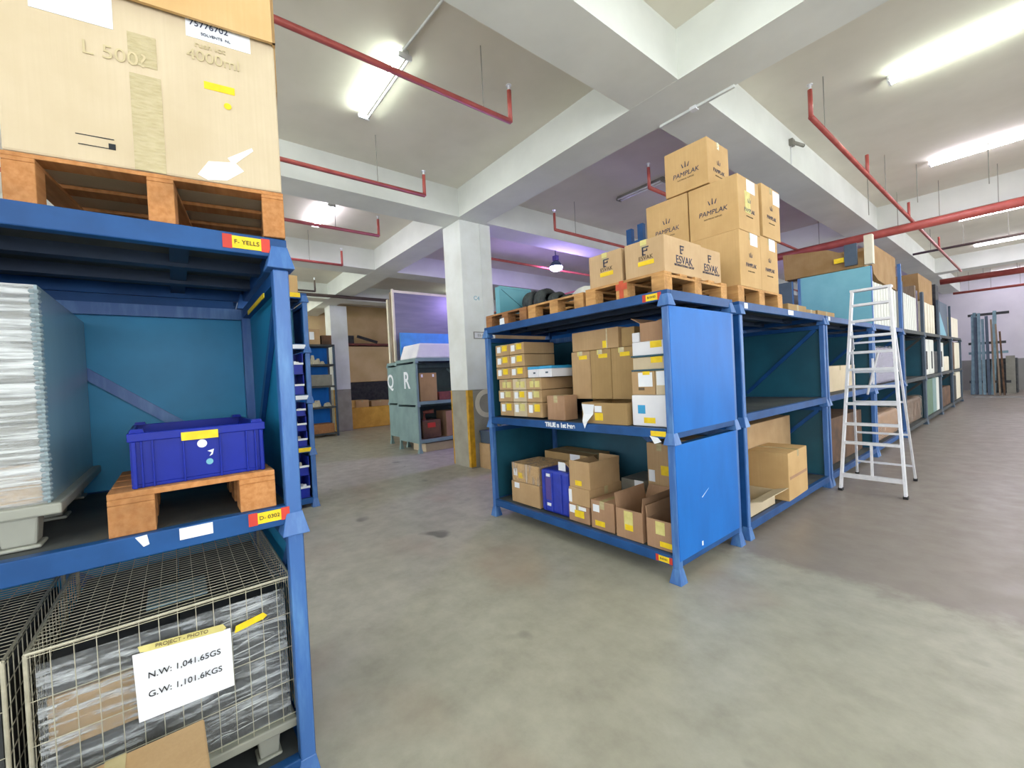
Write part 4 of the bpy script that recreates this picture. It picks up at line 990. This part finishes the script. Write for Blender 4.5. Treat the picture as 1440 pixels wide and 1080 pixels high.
# ------------------------------------------------------------------ rack of bins behind the left rack
bx, by = -6.15, 1.45
K = dict(group='tall rack of bins', brace=False, left=True, right=True, back=True, inner='blue')
Ts = [.13, .82, 1.52, 2.2, 2.88]
names = ['bottom', 'second', 'third', 'fourth']
for i in range(4):
    rk = rack(f'{names[i]} level rack of the bin column beyond the left blue post', (bx, by-1.6, 0 if i == 0 else Ts[i]-.12), PI/2, 1.6, .9, Ts[i], Ts[i+1], i == 0, **K)
    if i: MB().box(1.2, 1.55, -.003, 0, .055, .11).build('rail_label', 'paper' if i > 1 else 'yellow_label', rk)
tp = rack('top deck of the bin column beyond the left blue post', (bx, by-1.6, 2.76), PI/2, 1.6, .9, 2.88, None, False, group='tall rack of bins')
MB().box(1.28, 1.52, -.003, 0, .06, .12).build('rail_label', 'yellow_label', tp)
carton('small tan carton on top of the bin column', -6.7, -6.2, 1.05, 1.36, 2.882, 3.12, 0, tape='x')
def bin_(label, x, y, z, h, fill):
    t = thing('storage_bin', label, 'bin', (x, y, z), 0, 'blue storage bins'); w_, d = .17, .2
    MB().box(-d, d, -w_, w_, 0, .01).box(-d, d, -w_, -w_+.01, .01, h).box(-d, d, w_-.01, w_, .01, h).box(-d, -d+.01, -w_, w_, .01, h).box(d-.01, d, -w_, w_, .01, h*.5).build('bin_body', 'crate_blue', t)
    MB().box(d-.005, d+.012, -w_, w_, h*.5-.015, h*.5+.01).build('bin_lip', 'white_plastic', t)
    b = MB()
    for k in range(9): b.frus(random.uniform(-.1, .15), random.uniform(-.12, .12), .012, h*random.uniform(.4, .75), .035, .02)
    b.build('contents', fill, t)
for i, (z, hs) in enumerate(((.135, (.3, .26)), (.825, (.21, .2, .19)), (1.525, (.27, .3)))):
    zz_ = z
    for k, h in enumerate(hs):
        bin_(f'blue storage bin of small parts, {("lowest", "second", "third")[k]} on the {names[i]} level of the bin column', bx-.24, 1.2, zz_, h-.012, ('paper', 'sand', 'grey_plastic')[(i+k) % 3])
        zz_ += h
t = thing('plastic_drum', 'pale blue rounded drum on the fourth level of the bin column', 'drum', (-6.5, 1.14, 2.203))
MB().lathe([(.19, 0), (.2, .03), (.2, .48), (.17, .52), (.06, .53), (.06, .55)], n=24).build('drum_body', 'teal_light', t, smooth=True)
# ------------------------------------------------------------------ blue shelves and stores far left
t = thing('steel_shelving', 'far blue steel shelving between the bin column and the far column', 'shelving', (-14.5, 2.2, 0), 0)
for y in (0, 1.95):
    for x in (0, -.7): MB().box(x-.03, x+.03, y-.03, y+.03, 0, 3.0).build('upright', 'slate', t)
MB().box(-.73, -.7, 0, 1.95, .1, 3.0).build('back_panel', 'blue_bright', t)
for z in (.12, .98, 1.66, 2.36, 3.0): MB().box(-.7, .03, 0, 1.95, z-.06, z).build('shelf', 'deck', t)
for k, (z, y0, y1, h, m_, lb) in enumerate(((3.0, 3.4, 3.75, .5, 'card_b', 'tan carton with white label on top of the far blue shelving'), (3.0, 3.8, 4.1, .3, 'brown_dark', 'dark brown box on top of the far blue shelving'), (1.66, 3.3, 4.05, .36, 'grey_fixture', 'grey box on the middle shelf of the far blue shelving'),
        (.12, 2.9, 4.05, .3, 'pine_dark', 'brown crate on the bottom shelf of the far blue shelving'))):
    carton(lb, -15.1, -14.5, y0, y1, z+.002, z+h, mat=m_, tape=None, stick=(('r', .1, .5, .3, .8, 'paper'),) if k == 0 else ())
def heap(label, x, y, z, r, h, mt, seed):
    rnd = random.Random(seed); b = MB()
    for k in range(14):
        a = rnd.uniform(0, 6.28); q_ = rnd.uniform(0, r); b.frus(x+q_*math.cos(a)*.6, y+q_*math.sin(a), z, z+h*(1-.6*q_/r)*rnd.uniform(.6, 1), .07, .035)
    o_ = b.build('parts_heap', mt); tag(o_, label, 'parts', None, 'stuff')
heap('heap of pale parts on the upper far blue shelf', -14.8, 3.55, 2.362, .3, .33, 'sand', 3)
heap('long heap of pale parts on the lower far blue shelf', -14.8, 3.6, .982, .4, .3, 'sand', 5)
# tan stores behind the far column
o_ = MB().box(-.6, .6, -.9, .9, 0, .78).build('storage_crate', 'ochre', None, bevel=.02, loc=(-16.6, 6.0, 0)); tag(o_, 'long yellow ochre crate on the floor beside the far column', 'crate')
carton('tan carton on the left half of the ochre crate', -16.9, -16.1, 5.3, 5.8, .782, 1.05, 0, tape='x'); carton('pale carton on the right half of the ochre crate', -16.9, -16.1, 5.9, 6.6, .782, 1.0, 1, tape='x')
o_ = MB().box(-17.9, -17.3, 5.1, 7.6, 0, 1.75).build('machine_cabinet', 'dark_stuff', None, bevel=.02); tag(o_, 'dark cabinet against the tan wall behind the ochre crate', 'cabinet')
o_ = MB().box(-17.9, -17.25, 5.1, 7.6, 1.752, 3.2).build('crate_stack', 'walltan', None, bevel=.02); tag(o_, 'tall tan crate standing on the dark cabinet', 'crate')
t = thing('wall_shelf', 'dark red shelf with black tools high on the tan wall', 'shelf', (-17.6, 6.3, 3.25))
MB().box(-.3, .3, -1.1, 1.1, 0, .08).build('shelf_board', 'reddish', t); MB().box(-.2, .2, -.9, -.5, .08, .4).build('tool', 'dark_stuff', t); MB().bar((0, -.3, .4), (.1, .5, .15), .1, .1).build('tool', 'dark_stuff', t)
o_ = MB().tube([(-13.8, -6, 4.45), (-13.8, 8, 4.45)], .05, 10).build('cable_tray', 'dark_pipe'); tag(o_, 'dark pipe crossing in front of the far column top', 'pipe')
# ------------------------------------------------------------------ far end of the aisle
t = thing('bar_rack', 'A frame rack of long grey bars at the far end of the aisle', 'rack', (-1.3, 25.6, 0))
for x in (-.42, .12):
    MB().bar((x, -.5, 0), (x+.1, -.1, 3.3), .09, .09).build('upright', 'bluegrey_steel', t); MB().bar((x, .6, 0), (x+.1, .1, 3.3), .09, .09).build('upright', 'bluegrey_steel', t)
for z, x1 in ((.5, .6), (1.66, .55), (2.05, .5), (3.2, .6)): MB().box(-.5, x1, -.33+.06*z, -.27+.06*z, z-.05, z+.05).build('arm', 'dark_stuff' if z != 1.66 else 'bluegrey_steel', t)
for k, (x, h, m_) in enumerate(((-.3, 3.2, 'bluegrey_steel'), (-.22, 3.1, 'slate'), (-.14, 3.25, 'bluegrey_steel'), (-.05, 3.0, 'bluegrey_steel'), (.05, 3.1, 'slate'), (.16, 2.95, 'plywood'), (.27, 2.75, 'plywood'), (.36, 2.45, 'brown_dark'))):
    o_ = MB().bar((x*1.25, -.62-.07*k, .02), (x*1.1-.03, -.3-.07*k, h), .05 if k > 4 else .085, .03).build('steel_bar', m_, None, loc=(-1.3, 25.6, 0)); tag(o_, f'long bar leaning on the A frame rack, {("first", "second", "third", "fourth", "fifth", "sixth", "seventh", "eighth")[k]} from its left', 'bar', 'bars on the far rack')
o_ = MB().box(-.45, .4, -.3, .45, 0, 1.4).build('machine_cabinet', 'dark_stuff', None, bevel=.03, loc=(-.95, 26.6, 0)); tag(o_, 'black bulky machine standing behind the far bar rack', 'machine')
o_ = MB().box(-.12, .12, -.05, .05, 0, 1.5).build('panel_board', 'grey_fixture', None, loc=(-.72, 25.9, 0)); tag(o_, 'grey board standing at the right of the far bar rack', 'board')
